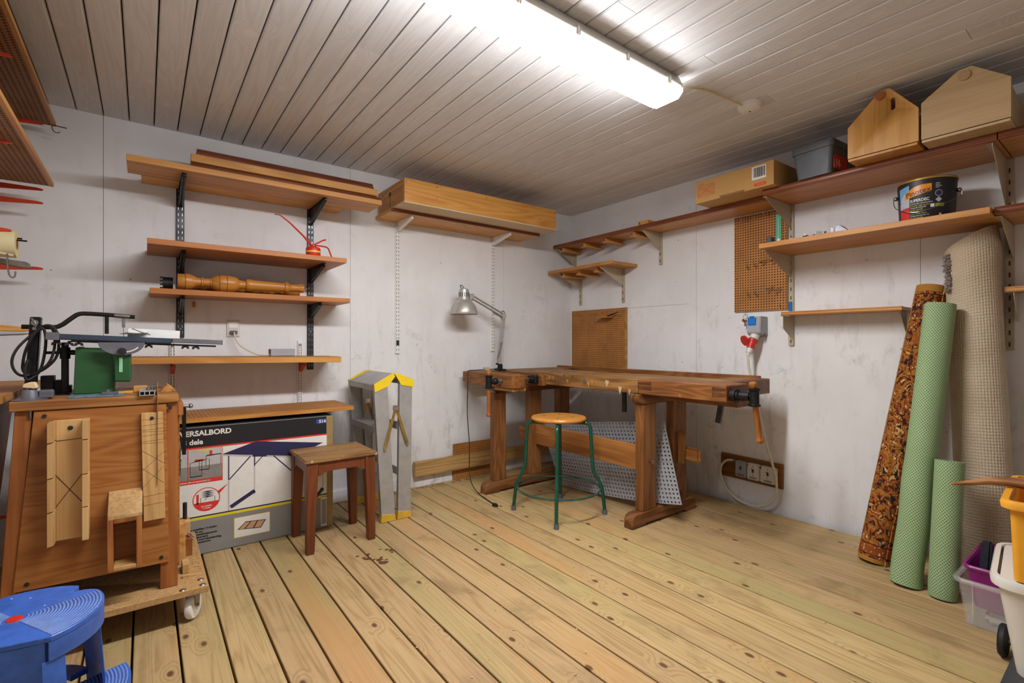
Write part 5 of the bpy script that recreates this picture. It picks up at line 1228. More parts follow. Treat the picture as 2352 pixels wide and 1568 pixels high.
# circular blade and bits on the side of the stand
t = thing('circular_saw_blade', 'small circular saw blade hanging on the side of the stand', 'saw blade', (-2.885, -.76, .47))
pts = []
for k in range(48):
    a = 2*PI*k/48; r = .07 if k % 2 else .066; pts.append((-.76+r*math.cos(a), .54+r*math.sin(a)))
obj('disc', G().prism(pts, -2.886, -2.8845, 'yz'), M_CASTGREY, t)
obj('arbor_nut', G().cyl((-2.8935, -.76, .54), (-2.88, -.76, .54), .014, n=12), M_MITRE, t)
t = thing('frame_clamp', 'black steel bar with bolt hanging at the corner of the stand', 'clamp', (-2.87, -.9, .58))
obj('bar', G().box(-2.884, -2.872, -.905, -.88, .58, .765, .001), M_BLACK, t)
obj('bolt', G().cyl((-2.86, -.9, .762), (-2.9, -.9, .762), .006, n=10).sph((-2.858, -.9, .762), .009, n=10), M_STEEL, t)
for nm, b, m_, lab in (('wood_wedge', (-2.884, -2.862, -.9, -.84, .1287, .165), M_MITRE, 'short wood wedge beside the right post on the dolly'), ('wood_block', (-2.875, -2.84, -.72, -.6, .1287, .2), M_POST, 'reddish wood block on the back of the dolly'), ('wood_strip', (-2.892, -2.868, -.80, -.74, .1287, .29), M_FIR_Y, 'upright wood strip on the dolly beside the stand')):
    tag(obj(nm, G().box(*b, .002), m_), lab, 'offcut')
t = thing('vice_screw', 'small wooden clamp with a dark steel rod on the dolly', 'clamp', (-2.872, -.66, .2))
obj('jaw', G().box(-2.88, -2.845, -.685, -.62, .2003, .262, .004), M_MITRE, t)
obj('rod', G().cyl((-2.862, -.65, .262), (-2.862, -.65, .33), .008, n=10), M_DKSTEEL, t)
g = G().tube(spring(Vector((-2.855, -.7, .21)), Vector((-2.835, -.71, .19)), .006, 5), .0015, 5)
obj('spring', g, M_STEEL, t)
tag(obj('wood_strip', G().prism([(-2.885, .1287), (-2.826, .1287), (-2.885, .139)], -.94, -.925, 'xz'), M_MITRE), 'thin tapered sliver lying on the dolly front', 'offcut')
g = G()
for k in range(120):
    r_ = random.uniform(.002, .006); M = Matrix.Translation((random.uniform(-2.89, -2.82), random.uniform(-.9, -.5), .1295)) @ Matrix.Rotation(random.uniform(0, 6), 4, 'Z')
    g.box(-r_, r_, -r_*.35, r_*.35, -.0006, .0006, M=M)
tag(obj('sawdust', g, M_SHAV, smooth=0), 'fine sawdust crumbs scattered on the dolly deck', 'sawdust', kind='stuff')
# scroll saw
ys = -.78
ZT = .8187
t = thing('scroll_saw', 'green scroll saw with blue grey table on the sawing stand', 'saw', (-3.1, ys, ZT))
def lat(p): return (p[0], p[1] if len(p) > 2 else ys, p[-1])
obj('post', G().prism([(-3.325, ZT+.0), (-3.296, ZT), (-3.281, 1.09), (-3.309, 1.09)], ys-.025, ys+.01, 'xz', .003), M_BLACK, t)
g = G().cyl((-3.296, ys-.034, 1.07), (-3.296, ys-.025, 1.07), .01, n=14).cyl((-3.297, ys-.034, 1.05), (-3.297, ys-.025, 1.05), .0055, n=12); g.tube([(-3.303, ys-.036, 1.085), (-3.296, ys-.036, 1.07), (-3.292, ys-.036, 1.056)], .003, 6)
obj('wing_bolt', g, M_STEEL, t)
A = [(-3.336, 1.057), (-3.26, 1.056), (-3.238, 1.06), (-3.206, 1.092), (-3.19, 1.106), (-3.172, 1.109), (-3.1, 1.1055), (-3.086, 1.1045)]
obj('arm', G().tube([(x_, ys+.025, z_) for x_, z_ in A], .0078, 10, smooth=1), plain('brown_black_tube', '2f2723', .4, .5), t)
obj('arm_sleeve', G().cyl((-3.088, ys+.025, 1.1046), (-3.042, ys+.025, 1.101), .0088, n=16), M_CHROME, t)
obj('arm_knob', G().cyl((-3.042, ys+.025, 1.101), (-3.027, ys+.025, 1.1), .0075, n=10), M_IRON, t)
obj('guard_stem', G().box(-3.116, -3.104, ys+.02, ys+.03, 1.035, 1.1, .001), M_BLACK, t)
obj('blade_holder', G().box(-3.066, -3.056, ys+.022, ys+.028, 1.06, 1.096, .001).cyl((-3.061, ys+.025, 1.02), (-3.061, ys+.025, 1.06), .0012, n=6), M_STEEL, t)
obj('presser_foot', G().prism([(-3.075, 1.0345), (-3.04, 1.0345), (-3.0, 1.034), (-2.985, 1.041), (-3.02, 1.0385), (-3.05, 1.041)], ys+.0, ys+.05, 'xz').tube([(-3.035, ys, 1.055), (-3.005, ys-.01, 1.041), (-2.98, ys-.015, 1.032)], .0018, 6), M_STEEL, t)
Tt = Matrix.Translation((-3.0, 0, 1.012)) @ Matrix.Rotation(math.radians(2.6), 4, 'Y') @ Matrix.Translation((3.0, 0, -1.012))
obj('table', G().box(-3.255, -2.915, ys-.09, ys+.13, 1.002, 1.022, .003).xform(Tt), M_BLUEM, t)
obj('table_extension', G().box(-2.914, -2.748, ys-.085, ys-.02, 1.006, 1.023, .0015).xform(Tt), M_CASTGREY, t)
obj('extension_cap', G().box(-2.7478, -2.745, ys-.086, ys-.019, 1.005, 1.024, .0008).xform(Tt), M_WPLAS, t)
obj('table_end_block', G().box(-3.262, -3.228, ys-.097, ys-.09, 1.0, 1.026, .001).xform(Tt), M_CASTGREY, t)
obj('slide_rail', G().box(-3.2, -2.77, ys-.08, ys-.06, .995, 1.0018).xform(Tt), M_BLACK, t)
obj('fence', G().box(-3.05, -2.885, ys+.04, ys+.046, 1.0225, 1.055, .0008).xform(Tt), M_WHITE, t)
q = [(-3.128+.002, 1.003)]+[(-3.062-.066*math.cos(PI*k/16), 1.003-.046*math.sin(PI*k/16)) for k in range(17)]
obj('tilt_quadrant', G().prism(q[1:], ys-.1, ys-.092, 'xz', .001), M_CASTGREY, t)
g = G()
for k in range(9):
    a = PI*(.12+.76*k/8)
g.tube([(-3.062-.052*math.cos(a), ys-.1008, 1.001-.034*math.sin(a)) for a in [PI*(.58+.27*k/8) for k in range(9)]], .0028, 6)
obj('quadrant_slot', g, M_WPLAS, t)
obj('tilt_knob', G().cyl((-3.062, ys-.12, .971), (-3.062, ys-.1, .971), .0118, .013, n=18).cyl((-3.062, ys-.1215, .971), (-3.062, ys-.1195, .971), .005, n=12), M_RUBBER, t)
def wingnut(x_, z_):
    g = G(); 
    for s in (-1, 1): g.prism([(x_+s*.001, z_), (x_+s*.011, z_-.004), (x_+s*.0125, z_-.014), (x_+s*.006, z_-.013), (x_+s*.002, z_-.007)], ys-.078, ys-.068, 'xz', .0008)
    g.cyl((x_, ys-.073, z_-.008), (x_, ys-.073, z_+.004), .004, n=8)
    obj('wing_nut', g, M_RUBBER, t)
for x_, z_ in ((-3.238, 1.007), (-3.205, 1.004), (-3.18, 1.004), (-2.985, .996), (-2.872, .992), (-2.838, .99)): wingnut(x_, z_)
obj('motor_housing', G().prism([(-3.196, .822), (-3.19, .985), (-3.178, .988), (-3.178, .984), (-3.1, .981), (-3.085, .955), (-3.086, .84), (-3.09, .822)], ys-.06, ys+.09, 'xz', .004), M_GREENM, t)
obj('housing_foot', G().box(-3.205, -3.06, ys-.09, ys+.1, ZT, ZT+.0032, .001), M_GREENM, t)
obj('frame_casting', G().prism([(-3.085, .862), (-3.037, .86), (-3.037, .965), (-3.06, .975), (-3.1, .972), (-3.086, .945)], ys-.085, ys+.05, 'xz', .004), M_GREENM, t)
obj('pale_strip', G().box(-3.0705, -3.0605, ys-.0875, ys-.0852, .896, .949), M_GREENL, t)
obj('column', G().box(-3.232, -3.213, ys-.01, ys+.012, ZT, 1.003, .002).cyl((-3.2225, ys, .945), (-3.2225, ys, .985), .0145, n=14).cyl((-3.272, ys, .967), (-3.196, ys, .967), .005, n=10).cyl((-3.21, ys, .967), (-3.196, ys, .967), .009, n=12).box(-3.245, -3.2, ys-.03, ys+.04, ZT, ZT+.004), M_BLACK, t)
obj('casting_steps', G().box(-3.21-.045, -3.21-.02, ys+.03, ys+.08, ZT, .868, .002).box(-3.21-.02, -3.21+.0, ys+.03, ys+.08, ZT, .848, .002).box(-3.21-.08, -3.21-.045, ys+.03, ys+.08, ZT, .885, .002), M_IRON, t)
# cord looped over the post
cp = [(-3.285, 1.055), (-3.262, 1.064), (-3.244, 1.05), (-3.236, 1.0), (-3.243, .95), (-3.27, .915), (-3.3, .895), (-3.33, .888), (-3.348, .91), (-3.353, .945), (-3.34, .985), (-3.31, 1.025), (-3.285, 1.05), (-3.262, 1.06), (-3.25, 1.04), (-3.246, .99), (-3.258, .935), (-3.285, .905), (-3.31, .89), (-3.33, .905), (-3.328, .94), (-3.32, .98), (-3.3, 1.03), (-3.278, 1.058), (-3.27, 1.03), (-3.272, .985), (-3.28, .93), (-3.288, .9), (-3.305, .882), (-3.318, .875), (-3.322, .9), (-3.315, .95), (-3.31, .93), (-3.32, .88), (-3.322, .85), (-3.326, .8235), (-3.318, .8232)]
g = G().tube([(x_+.004, ys-.045-.012*math.sin(k*.9), z_) for k, (x_, z_) in enumerate(cp)], .0042, 8, smooth=2)
obj('power_cord', g, M_RUBBER, t)
# things lying on the slab
fx, fy = -3.289, -.955
t = thing('socket_flange', 'grey cast flange with a cream plug at the corner of the stand', 'flange', (fx, fy, ZT))
obj('flange_base', G().lathe([(0, 0), (.042, 0), (.042, .003), (.024, .005), (.021, .008), (.0175, .03), (.0165, .034), (0, .034)], 28, Matrix.Translation((fx, fy, ZT))), M_CASTGREY, t)
obj('cream_plug', G().prism([(-3.304, .8605), (-3.301, .872), (-3.288, .8765), (-3.274, .8765), (-3.268, .858), (-3.274, .856)], fy-.02, fy+.01, 'xz', .002), M_CREAM, t)
obj('plug_pins', G().cyl((-3.292, fy-.01, .842), (-3.292, fy-.01, .858), .002, n=8).cyl((-3.279, fy-.01, .842), (-3.279, fy-.01, .858), .002, n=8), M_STEEL, t)
obj('side_arm', G().box(-3.272, -3.235, fy+.01, fy+.045, ZT+.002, .848, .004), M_CASTGREY, t)
t = thing('booklet', 'blue grey instruction booklet lying on the stand top', 'booklet', (-3.12, -.92, ZT+.0033))
obj('pages', G().box(-3.2, -3.05, -.975, -.885, ZT+.0002, ZT+.005, .0008), M_BOOK, t)
tag(obj('depth_gauge', G().box(-3.115, -3.07, -.95, -.93, ZT+.0053, ZT+.0145, .001).cyl((-3.098, -.94, ZT+.0145), (-3.098, -.94, ZT+.0215), .006, n=10), M_CASTGREY), 'small grey gauge lying on the booklet', 'gauge')
tag(obj('folding_rule', G().box(-3.09, -3.03, -.922, -.915, ZT+.0053, ZT+.0125, .0008), M_FIR), 'yellow folding rule segment on the booklet', 'rule')
tag(obj('wood_block', G().box(-3.08, -3.025, -.83, -.8, ZT+.0037, ZT+.0225, .001), M_FIR), 'orange wood block beside the green motor housing', 'block') if False else None
tag(obj('wood_block', G().box(-3.03, -2.99, -.84, -.8, ZT, ZT+.0225, .001), M_FIR), 'orange wood block beside the green saw casting', 'block')
t = thing('aluminium_profile', 'short silver aluminium extrusion overhanging the stand front', 'profile', (-2.985, -.94, ZT))
x0, x1, za = -3.012, -2.968, ZT
g = G()
for b in ((x0, x1, za, za+.003), (x0, x1, za+.014, za+.0165)): g.box(b[0], b[1], -1.01, -.85, b[2], b[3])
for xx in (x0, x0+.0135, x0+.027, x1-.003): g.box(xx, xx+.003, -1.01, -.85, za+.003, za+.014)
obj('extrusion', g, M_ALU, t, smooth=0)
tag(obj('aluminium_strip', G().box(-2.99, -2.982, -.985, -.86, za+.0168, za+.0245, .001).box(-2.978, -2.972, -.97, -.86, za+.0168, za+.024, .001), M_STEEL), 'thin bright strips lying on the aluminium extrusion', 'strip')
tag(obj('wedge_block', G().prism([(-2.953, ZT), (-2.903, ZT), (-2.903, ZT+.004), (-2.93, ZT+.03)], -.9, -.82, 'xz', .001), M_FIR_Y), 'triangular pale wedge at the corner of the stand top', 'wedge')
# ------------------------------------------------------------------ shelving on the side wall at the left edge
def bracket_s(label, yc, ztop, group='red brackets on the side wall', tip=-3.355, h=.028):
    t = thing('shelf_bracket', label, 'shelf bracket', (XL+.02, yc, ztop-h), group)
    obj('blade', G().prism([(XL+.013, ztop), (tip-.02, ztop-.006), (tip-.004, ztop-.009), (tip, ztop-.013), (tip-.004, ztop-.017), (XL+.013, ztop-h*1.6)], yc-.004, yc+.004, 'xz', .001), M_BRACKRED, t)
    obj('hook_plate', G().box(XL+.0121, XL+.0165, yc-.008, yc+.008, ztop-.06, ztop, .0005), M_BRACKRED, t)
for yc, n_, z0 in ((-.14, 'farther', .2), (-.78, 'nearer', .2), (-1.5, 'nearest', .2)):
    t = thing('shelf_upright', 'white slotted upright on the side wall, %s one' % n_, 'shelf upright', (XL+.006, yc, z0), 'white uprights on the side wall')
    obj('channel', G().box(XL, XL+.012, yc-.014, yc+.014, z0, 2.0, .001), M_WHITE, t)
for z_, n_ in ((1.983, 'under the top'), (1.692, 'under the second')):
    bracket_s('red bracket %s perforated side shelf, farther one' % n_, -.14, z_-.001+.0)
    bracket_s('red bracket %s perforated side shelf, nearer one' % n_, -.78, z_-.001)
bracket_s('bare red bracket just below the second side shelf', -.14, 1.632)
bracket_s('bare red bracket level with the baluster shelf on the side wall', -.14, 1.342)
bracket_s('bare red bracket nearer the camera on the side wall', -.78, 1.393)
bracket_s('red bracket low on the side wall beside the stand', -.78, .43)
def side_shelf(label, y0, y1, z0):
    t = thing('perforated_shelf', label, 'shelf', (-3.52, (y0+y1)/2, z0), 'perforated shelves on the side wall')
    p = .0175; nx, ny = int(round(.36/p)), int(round((y1-y0)/p))
    me = perf(nx, ny, p, .0062, .004); me.transform(Matrix.Diagonal((.362/(nx*p), (y1-y0)/(ny*p), 1, 1)))
    me.transform(frame((-3.694, y1, z0), (1, 0, 0), (0, -1, 0), (0, 0, -1)))
    obj('perforated_underside', me, [M_PEGD, M_RUBBER], t, smooth=0)
    obj('front_strip', G().box(-3.3318, -3.318, y0, y1, z0-.002, z0+.016, .001), M_HONEY_Y, t)
    obj('top_skin', G().box(-3.694, -3.332, y0, y1, z0+.0042, z0+.014), M_PEGD, t, smooth=0)
side_shelf('top perforated shelf on the side wall at the upper left', -1.6, -.1, 1.9835)
side_shelf('second perforated shelf on the side wall at the upper left', -1.6, -.17, 1.6925)
t = thing('perforated_shelf', 'low perforated shelf on the side wall beside the sawing stand', 'shelf', (-3.54, -.7, .79), 'perforated shelves on the side wall')
me = perf(20, 70, .0175, .0062, .004); me.transform(frame((-3.7, -1.3, .835), (1, 0, 0), (0, 1, 0), (0, 0, 1))); obj('perforated_top', me, [M_PEG, M_HOLE], t, smooth=0)
obj('core', G().box(-3.7, -3.35, -1.3, -.08, .812, .8308, .001), M_HONEY_Y, t)
# cabinet-dark board stack under the low side shelf
t = thing('leaning_board', 'dark brown board leaning behind the sawing stand at the left edge', 'board', (-3.45, -.75, 0))
obj('sheet', G().prism([(-3.50, 0), (-3.48, 0), (-3.4, .8), (-3.42, .8)], -1.15, -.45, 'xz', .001), M_POST, t)
# hooks at the top shelf corner
t = thing('wire_hook', 'bent steel hook on the corner of the top side shelf', 'hook', (-3.31, -.13, 1.96))
obj('wire', G().tube([(-3.33, -.105, 2.0), (-3.333, -.1, 1.97), (-3.322, -.1, 1.955), (-3.31, -.1, 1.957), (-3.305, -.1, 1.963)], .0024, 6, smooth=2), M_STEEL, t)
obj('pin', G().tube([(-3.33, -.12, 1.981), (-3.28, -.125, 1.977)], .0022, 6), M_DKSTEEL, t)
# cream roll hanging on pins
t = thing('cream_roll', 'cream paper roll hanging on black pins at the left edge', 'roll', (-3.44, -.6, 1.31))
obj('roll', G().lathe([(.02, -.085), (.05, -.085), (.051, -.08), (.051, .08), (.05, .085), (.02, .085)], 28, Matrix.Translation((-3.455, -.6, 1.362)) @ Matrix.Rotation(PI/2, 4, 'Y')), M_TAPEROLL, t)
obj('core', G().lathe([(.017, -.0852), (.02, -.0852), (.02, .0852), (.017, .0852)], 20, Matrix.Translation((-3.455, -.6, 1.362)) @ Matrix.Rotation(PI/2, 4, 'Y')), M_CARDD, t)
obj('loose_flap', G().prism([(-3.41, 1.318), (-3.373, 1.311), (-3.371, 1.318), (-3.41, 1.325)], -.65, -.645, 'xz'), M_TAPEROLL, t)
for z_, x_ in ((1.384, -3.357), (1.376, -3.343)): tag(obj('black_pin', G().cyl((XL, -.6+(z_-1.38), z_), (x_, -.6+(z_-1.38), z_), .003, n=8), M_BLACK), 'black pin through the cream roll, %s one' % ('shorter' if x_ < -3.35 else 'longer'), 'pin', 'black pins on the side wall')
tag(obj('grey_batten', G().prism([(-3.66, 1.332), (-3.36, 1.288), (-3.352, 1.288), (-3.352, 1.307), (-3.36, 1.312), (-3.66, 1.345)], -.5, -.47, 'xz', .002), plain('weathered_grey_wood', '7a7064', .8, var=.2)), 'weathered grey batten end under the cream roll', 'batten')
tag(obj('long_hook', G().tube([(-3.386, -.662, 1.318), (-3.384, -.662, 1.26), (-3.38, -.662, 1.238), (-3.372, -.662, 1.232), (-3.366, -.662, 1.238), (-3.365, -.662, 1.256)], .0026, 6, smooth=1), M_STEEL), 'long steel J hook hanging under the cream roll', 'hook')
# pale handle and metal pan behind the saw
tag(obj('pale_wood_handle', G().prism([(-3.7, 1.094), (-3.5, 1.075), (-3.352, 1.06), (-3.335, 1.055), (-3.335, 1.046), (-3.352, 1.042), (-3.5, 1.045), (-3.7, 1.052)], -.62, -.59, 'xz', .003), M_FIR), 'pale wooden handle sticking in from the left behind the saw', 'handle')
tag(obj('metal_trough', G().prism([(-3.7, 1.02), (-3.5, 1.022), (-3.36, 1.03), (-3.33, 1.036), (-3.36, 1.0405), (-3.5, 1.04), (-3.7, 1.04)], -.64, -.57, 'xz', .004), M_GREYPANEL), 'pale metal trough under the pale wooden handle', 'trough')
# ------------------------------------------------------------------ blue two-step stool
sc = Vector((-3.223, -1.618, 0)); ZS = .40
t = thing('step_stool', 'blue plastic step stool with ridged round seat in the corner', 'step stool', sc)
def rad(d):
    d = (d+180) % 360-180
    def f(d):
        if 50 <= d <= 140: return .15
        if 44 <= d < 50: return .118+.032*(d-44)/6
        if 22 <= d < 44: return .15-.032*((d-22)/22)**2
        if -62 <= d < 22: return .15
        if -66 <= d < -62: return .144
        if -128 <= d < -66: return .119+.022*((d+97)/31)**2
        return .15
    return f(d)
pts = [(sc.x+rad(d)*math.cos(math.radians(d)), sc.y+rad(d)*math.sin(math.radians(d))) for d in range(-180, 180, 2)]
obj('seat', G().prism(pts, ZS-.012, ZS, 'xy', .0015), M_BLUE, t)
def wallstrip(ds, r_of, z0, z1, th=.004, flare=0.):
    bm = bmesh.new(); R = []
    for d in ds:
        a = math.radians(d); c = Vector((math.cos(a), math.sin(a), 0)); r = r_of(d)
        R.append([bm.verts.new(sc+c*(r+flare)+Vector((0, 0, z0))), bm.verts.new(sc+c*r+Vector((0, 0, z1))), bm.verts.new(sc+c*(r-th)+Vector((0, 0, z1))), bm.verts.new(sc+c*(r+flare-th)+Vector((0, 0, z0)))])
    for A_, B_ in zip(R, R[1:]):
        for j in range(4): bm.faces.new((A_[j], A_[(j+1) % 4], B_[(j+1) % 4], B_[j]))
    bm.faces.new(R[0]); bm.faces.new(R[-1]); bmesh.ops.recalc_face_normals(bm, faces=bm.faces)
    return G()._in(bm)
obj('seat_skirt', wallstrip(range(-62, 46, 3), rad, ZS-.05, ZS-.012), M_BLUE, t)
obj('seat_skirt', wallstrip(range(50, 300-60, 3), rad, ZS-.05, ZS-.012), M_BLUE, t)
obj('front_wall', wallstrip(range(-128, -63, 4), rad, .0, ZS-.012, flare=.02), M_BLUE, t)
obj('front_leg', wallstrip(range(-66, -50, 3), lambda d: .147, 0, ZS-.05, .006, .03), M_BLUE, t)
obj('side_leg', wallstrip(range(-2, 46, 4), lambda d: .142, 0, ZS-.05, .005, .025), M_BLUE, t)
obj('rear_leg', wallstrip(range(70, 120, 5), lambda d: .142, 0, ZS-.05, .005, .025), M_BLUE, t)
obj('left_leg', wallstrip(range(170, 226, 4), lambda d: .142, 0, ZS-.05, .005, .025), M_BLUE, t)
def ridges(rs, sectors, z):
    g = G()
    for r in rs:
        for a, b in sectors:
            n_ = 28; g.tube([(sc.x+r*math.cos(math.radians(a+(b-a)*k/n_)), sc.y+r*math.sin(math.radians(a+(b-a)*k/n_)), z) for k in range(n_+1)], .0021, 6)
    return g
M_RIDGE = plain('scuffed_blue_ridge', '6d86bb', .4, var=.12, scale=40)
tag(obj('seat_ridges', ridges([.022+.0064*k for k in range(20)], ((-60, 22), (120, 215)), ZS), M_RIDGE, t), kind='stuff')
obj('red_boss', G().lathe([(0, .003), (.013, .0028), (.0145, 0)], 24, Matrix.Translation((sc.x, sc.y, ZS))), M_REDP, t)
# lower step
def sect(r0, r1, a, b, z0, z1):
    n_ = 24; P_ = [(sc.x+r1*math.cos(math.radians(a+(b-a)*k/n_)), sc.y+r1*math.sin(math.radians(a+(b-a)*k/n_))) for k in range(n_+1)]
    P_ += [(sc.x+r0*math.cos(math.radians(b+(a-b)*k/n_)), sc.y+r0*math.sin(math.radians(b+(a-b)*k/n_))) for k in range(n_+1)]
    return G().prism(P_, z0, z1, 'xy', .002)
ls = obj('lower_step', sect(.06, .2, -75, 20, .178, .2), M_BLUE, t)
tag(obj('step_ridges', ridges([.07+.0068*k for k in range(19)], ((-72, 18),), .2), M_RIDGE, ls), kind='stuff')
obj('cross_bar', sect(.1, .135, 30, 62, .2, .214), M_BLUE, t)
obj('step_wall', wallstrip(range(-75, 21, 4), lambda d: .198, 0, .178, .004, .01), M_BLUE, t)
# ------------------------------------------------------------------ rugs and mats standing on the right
def mesh_mat(name, base, hole, k1, k2, deep):
    n = N(name); uv = n.a('ShaderNodeUVMap').outputs[0]
    s = n.a('ShaderNodeSeparateXYZ', {0: uv}); u, v = s.outputs[0], s.outputs[1]
    a = n.math('SINE', n.math('ADD', n.math('MULTIPLY', u, k1), n.math('MULTIPLY', v, k2)))
    b = n.math('SINE', n.math('SUBTRACT', n.math('MULTIPLY', u, k1), n.math('MULTIPLY', v, k2)))
    h = n.math('MULTIPLY', n.math('ADD', a, 1.), n.math('ADD', b, 1.))
    f = n.rng(h, 1.1, 2.2)
    col = n.mix(f, n.mix(n.noise(n.co(), 6., 2), base, tuple(x*.86 for x in lin(base)[:3])), hole)
    n.bump(n.math('MULTIPLY', f, -1.), .8, .004)
    return n.fin(col, .65, 0, .3)
M_MAT = mesh_mat('green_net_mat', 'a3bd8c', '647f57', 620., 480., 1)
def carpet_back():
    n = N('beige_carpet_back'); uv = n.a('ShaderNodeUVMap').outputs[0]
    s = n.a('ShaderNodeSeparateXYZ', {0: uv}); u, v = s.outputs[0], s.outputs[1]
    a = n.math('ABSOLUTE', n.math('SINE', n.math('MULTIPLY', u, 330.))); b = n.math('ABSOLUTE', n.math('SINE', n.math('MULTIPLY', v, 250.)))
    h = n.math('ADD', n.math('MULTIPLY', a, .6), n.math('ADD', n.math('MULTIPLY', b, .6), n.math('MULTIPLY', n.noise(n.map(uv, (130, 130, 130)), 1., 4, .7), 1.1)))
    n.bump(h, .7, .004)
    col = n.mix(n.rng(n.noise(uv, 5., 3), .3, .7), 'b9a68c', 'cab9a0')
    return n.fin(col, .85, 0, .15)
def persian():
    n = N('persian_rug_pattern'); uv = n.a('ShaderNodeUVMap').outputs[0]
    s = n.a('ShaderNodeSeparateXYZ', {0: uv}); u, v = s.outputs[0], s.outputs[1]
    w1 = n.a('ShaderNodeVectorMath', {0: uv, 1: n.a('ShaderNodeVectorMath', {0: n.a('ShaderNodeTexNoise', {'Vector': uv, 'Scale': 22., 'Detail': 2.}).outputs[1], 'Scale': .05}, operation='SCALE').outputs[0]}, operation='ADD').outputs[0]
    vo = n.vor(n.map(w1, (28, 20, 1)), 1.); d = vo.outputs['Distance']
    vb = n.vor(n.map(w1, (66, 56, 1)), 1.); d2 = vb.outputs['Distance']
    c1 = n.ramp(d, [(.0, 'd2b384'), (.13, '8a4020'), (.24, '26232a'), (.33, '935222'), (.5, 'a5702f'), (.62, '7c341c'), (.74, 'c29a5e'), (.82, '2b2528')], 'CONSTANT')
    c2 = n.ramp(d2, [(.0, 'd8bd90'), (.2, '84401f'), (.36, '9a6a2a'), (.55, '6d2d18'), (.7, '2a2528')], 'CONSTANT')
    col = n.mix(n.rng(n.noise(n.map(uv, (30, 30, 30)), 1., 2), .47, .53), c1, c2)
    # border along one side and at both ends
    def band(x, a, b): return n.math('MULTIPLY', n.math('GREATER_THAN', x, a), n.math('LESS_THAN', x, b))
    gold = n.ramp(d2, [(.0, 'd2a758'), (.25, '8d6a22'), (.45, 'a88330'), (.65, '5c3a1a')], 'CONSTANT')
    for x, ivs in ((v, ((.0, .018), (1.262, 1.3))), ):
        for a, b in ivs: col = n.mix(band(x, a, b), col, 'a87736')
    for x, ivs in ((v, ((.075, .079), (1.17, 1.173), (1.245, 1.249), (.03, .033))), (u, ((.205, .208), (.252, .2545)))):
        for a, b in ivs: col = n.mix(band(x, a, b), col, 'c9b28a' if x is u else '2a221e')
    col = n.mix(n.math('MULTIPLY', band(u, .208, .252), .8), col, gold)
    col = n.mix(n.math('MULTIPLY', band(v, .033, .075), .65), col, n.ramp(d2, [(0., 'd8b07a'), (.25, '8a3a1a'), (.6, 'a05a28')], 'CONSTANT'))
    n.bump(n.noise(n.map(uv, (400, 400, 400)), 1., 2), .5, .002)
    return n.fin(col, .9, 0, .1)
M_BCARPET, M_PERSIAN = carpet_back(), persian()
M_PILE = plain('grey_brown_pile', '7c7069', .95, var=.3, scale=80)
def roll_mesh(b, tp, R, pitch, th, turns, ph=0., bulge=None, n_=40, rows=26, slant=0.):
    """spiral of sheet along the axis b->tp, u = length along the sheet, v = height"""
    b, tp = Vector(b), Vector(tp); ax = tp-b; L = ax.length; Z = ax.normalized(); X = Vector((0, 1, 0)); X = (X-Z*X.dot(Z)).normalized(); Y = Z.cross(X)
    bm = bmesh.new(); uvl = bm.loops.layers.uv.new('UVMap'); N_ = int(n_*turns); rings = []
    for i in range(rows+1):
        v = i/rows; ro = []; ri = []
        for k in range(N_+1):
            a = ph+2*PI*k/n_; r0 = R-pitch*(k/n_)
            r = r0*(bulge(v, a) if bulge else 1)
            d = X*math.cos(a)+Y*math.sin(a); c = b+ax*v+Z*(slant*v**5*(-math.cos(a)*r0/R))
            ro.append(bm.verts.new(c+d*r)); ri.append(bm.verts.new(c+d*(r-th)))
        rings.append((ro, ri))
    ulen = [0]
    for k in range(N_): ulen.append(ulen[-1]+2*PI*(R-pitch*k/n_)/n_)
    def quad(vs, uvs):
        f = bm.faces.new(vs)
        for l, q in zip(f.loops, uvs): l[uvl].uv = q
    for i in range(rows):
        v0, v1 = L*i/rows, L*(i+1)/rows
        for s in (0, 1):
            A, B = rings[i][s], rings[i+1][s]
            for k in range(N_):
                vs = (A[k], A[k+1], B[k+1], B[k]); us = ((ulen[k], v0), (ulen[k+1], v0), (ulen[k+1], v1), (ulen[k], v1))
                if s: vs = vs[::-1]; us = us[::-1]
                quad(vs, us)
        for k, fl_ in ((0, 0), (N_, 1)):
            vs = (rings[i][0][k], rings[i+1][0][k], rings[i+1][1][k], rings[i][1][k]); quad(vs, ((0, v0), (0, v1), (.004, v1), (.004, v0)))
    for i in (0, rows):
        A, B = rings[i]
        for k in range(N_): quad((A[k], B[k], B[k+1], A[k+1]), ((ulen[k], 0), (ulen[k], .003), (ulen[k+1], .003), (ulen[k+1], 0)))
    bmesh.ops.recalc_face_normals(bm, faces=bm.faces)
    me = bpy.data.meshes.new('roll'); bm.to_mesh(me); bm.free(); return me
def roll(name, label, cat, b, tp, R, pitch, th, turns, m, ph=0., bulge=None, part='sheet', slant=0.):
    t = thing(name, label, cat, b)
    obj(part, roll_mesh(b, tp, R, pitch, th, turns, ph, bulge, slant=slant), m, t, smooth=50)
    return t
roll('rolled_rug', 'rolled patterned oriental rug leaning on the right wall', 'rug', (-.325, -2.325, .003), (-.066, -2.478, 1.262), .064, .009, .007, 5, M_PERSIAN, ph=2.6, bulge=lambda v, a: 1+.04*math.sin(a*2+v*3)+.03*(1-v))
roll('rolled_mat', 'tall roll of green net mat leaning beside the rug', 'mat', (-.468, -2.48, .002), (-.262, -2.545, 1.165), .058, .007, .004, 6, M_MAT, ph=1.0, bulge=lambda v, a: 1+.05*math.sin(v*21+a)*(v < .45)+.02*math.sin(a*3+v*5)+.02*(1-v))
roll('rolled_mat', 'short roll of green net mat standing in front of the tall one', 'mat', (-.492, -2.603, .002), (-.428, -2.612, .53), .048, .006, .004, 5, M_MAT, ph=.4, bulge=lambda v, a: 1-.08*max(0, .06-v)/.06)
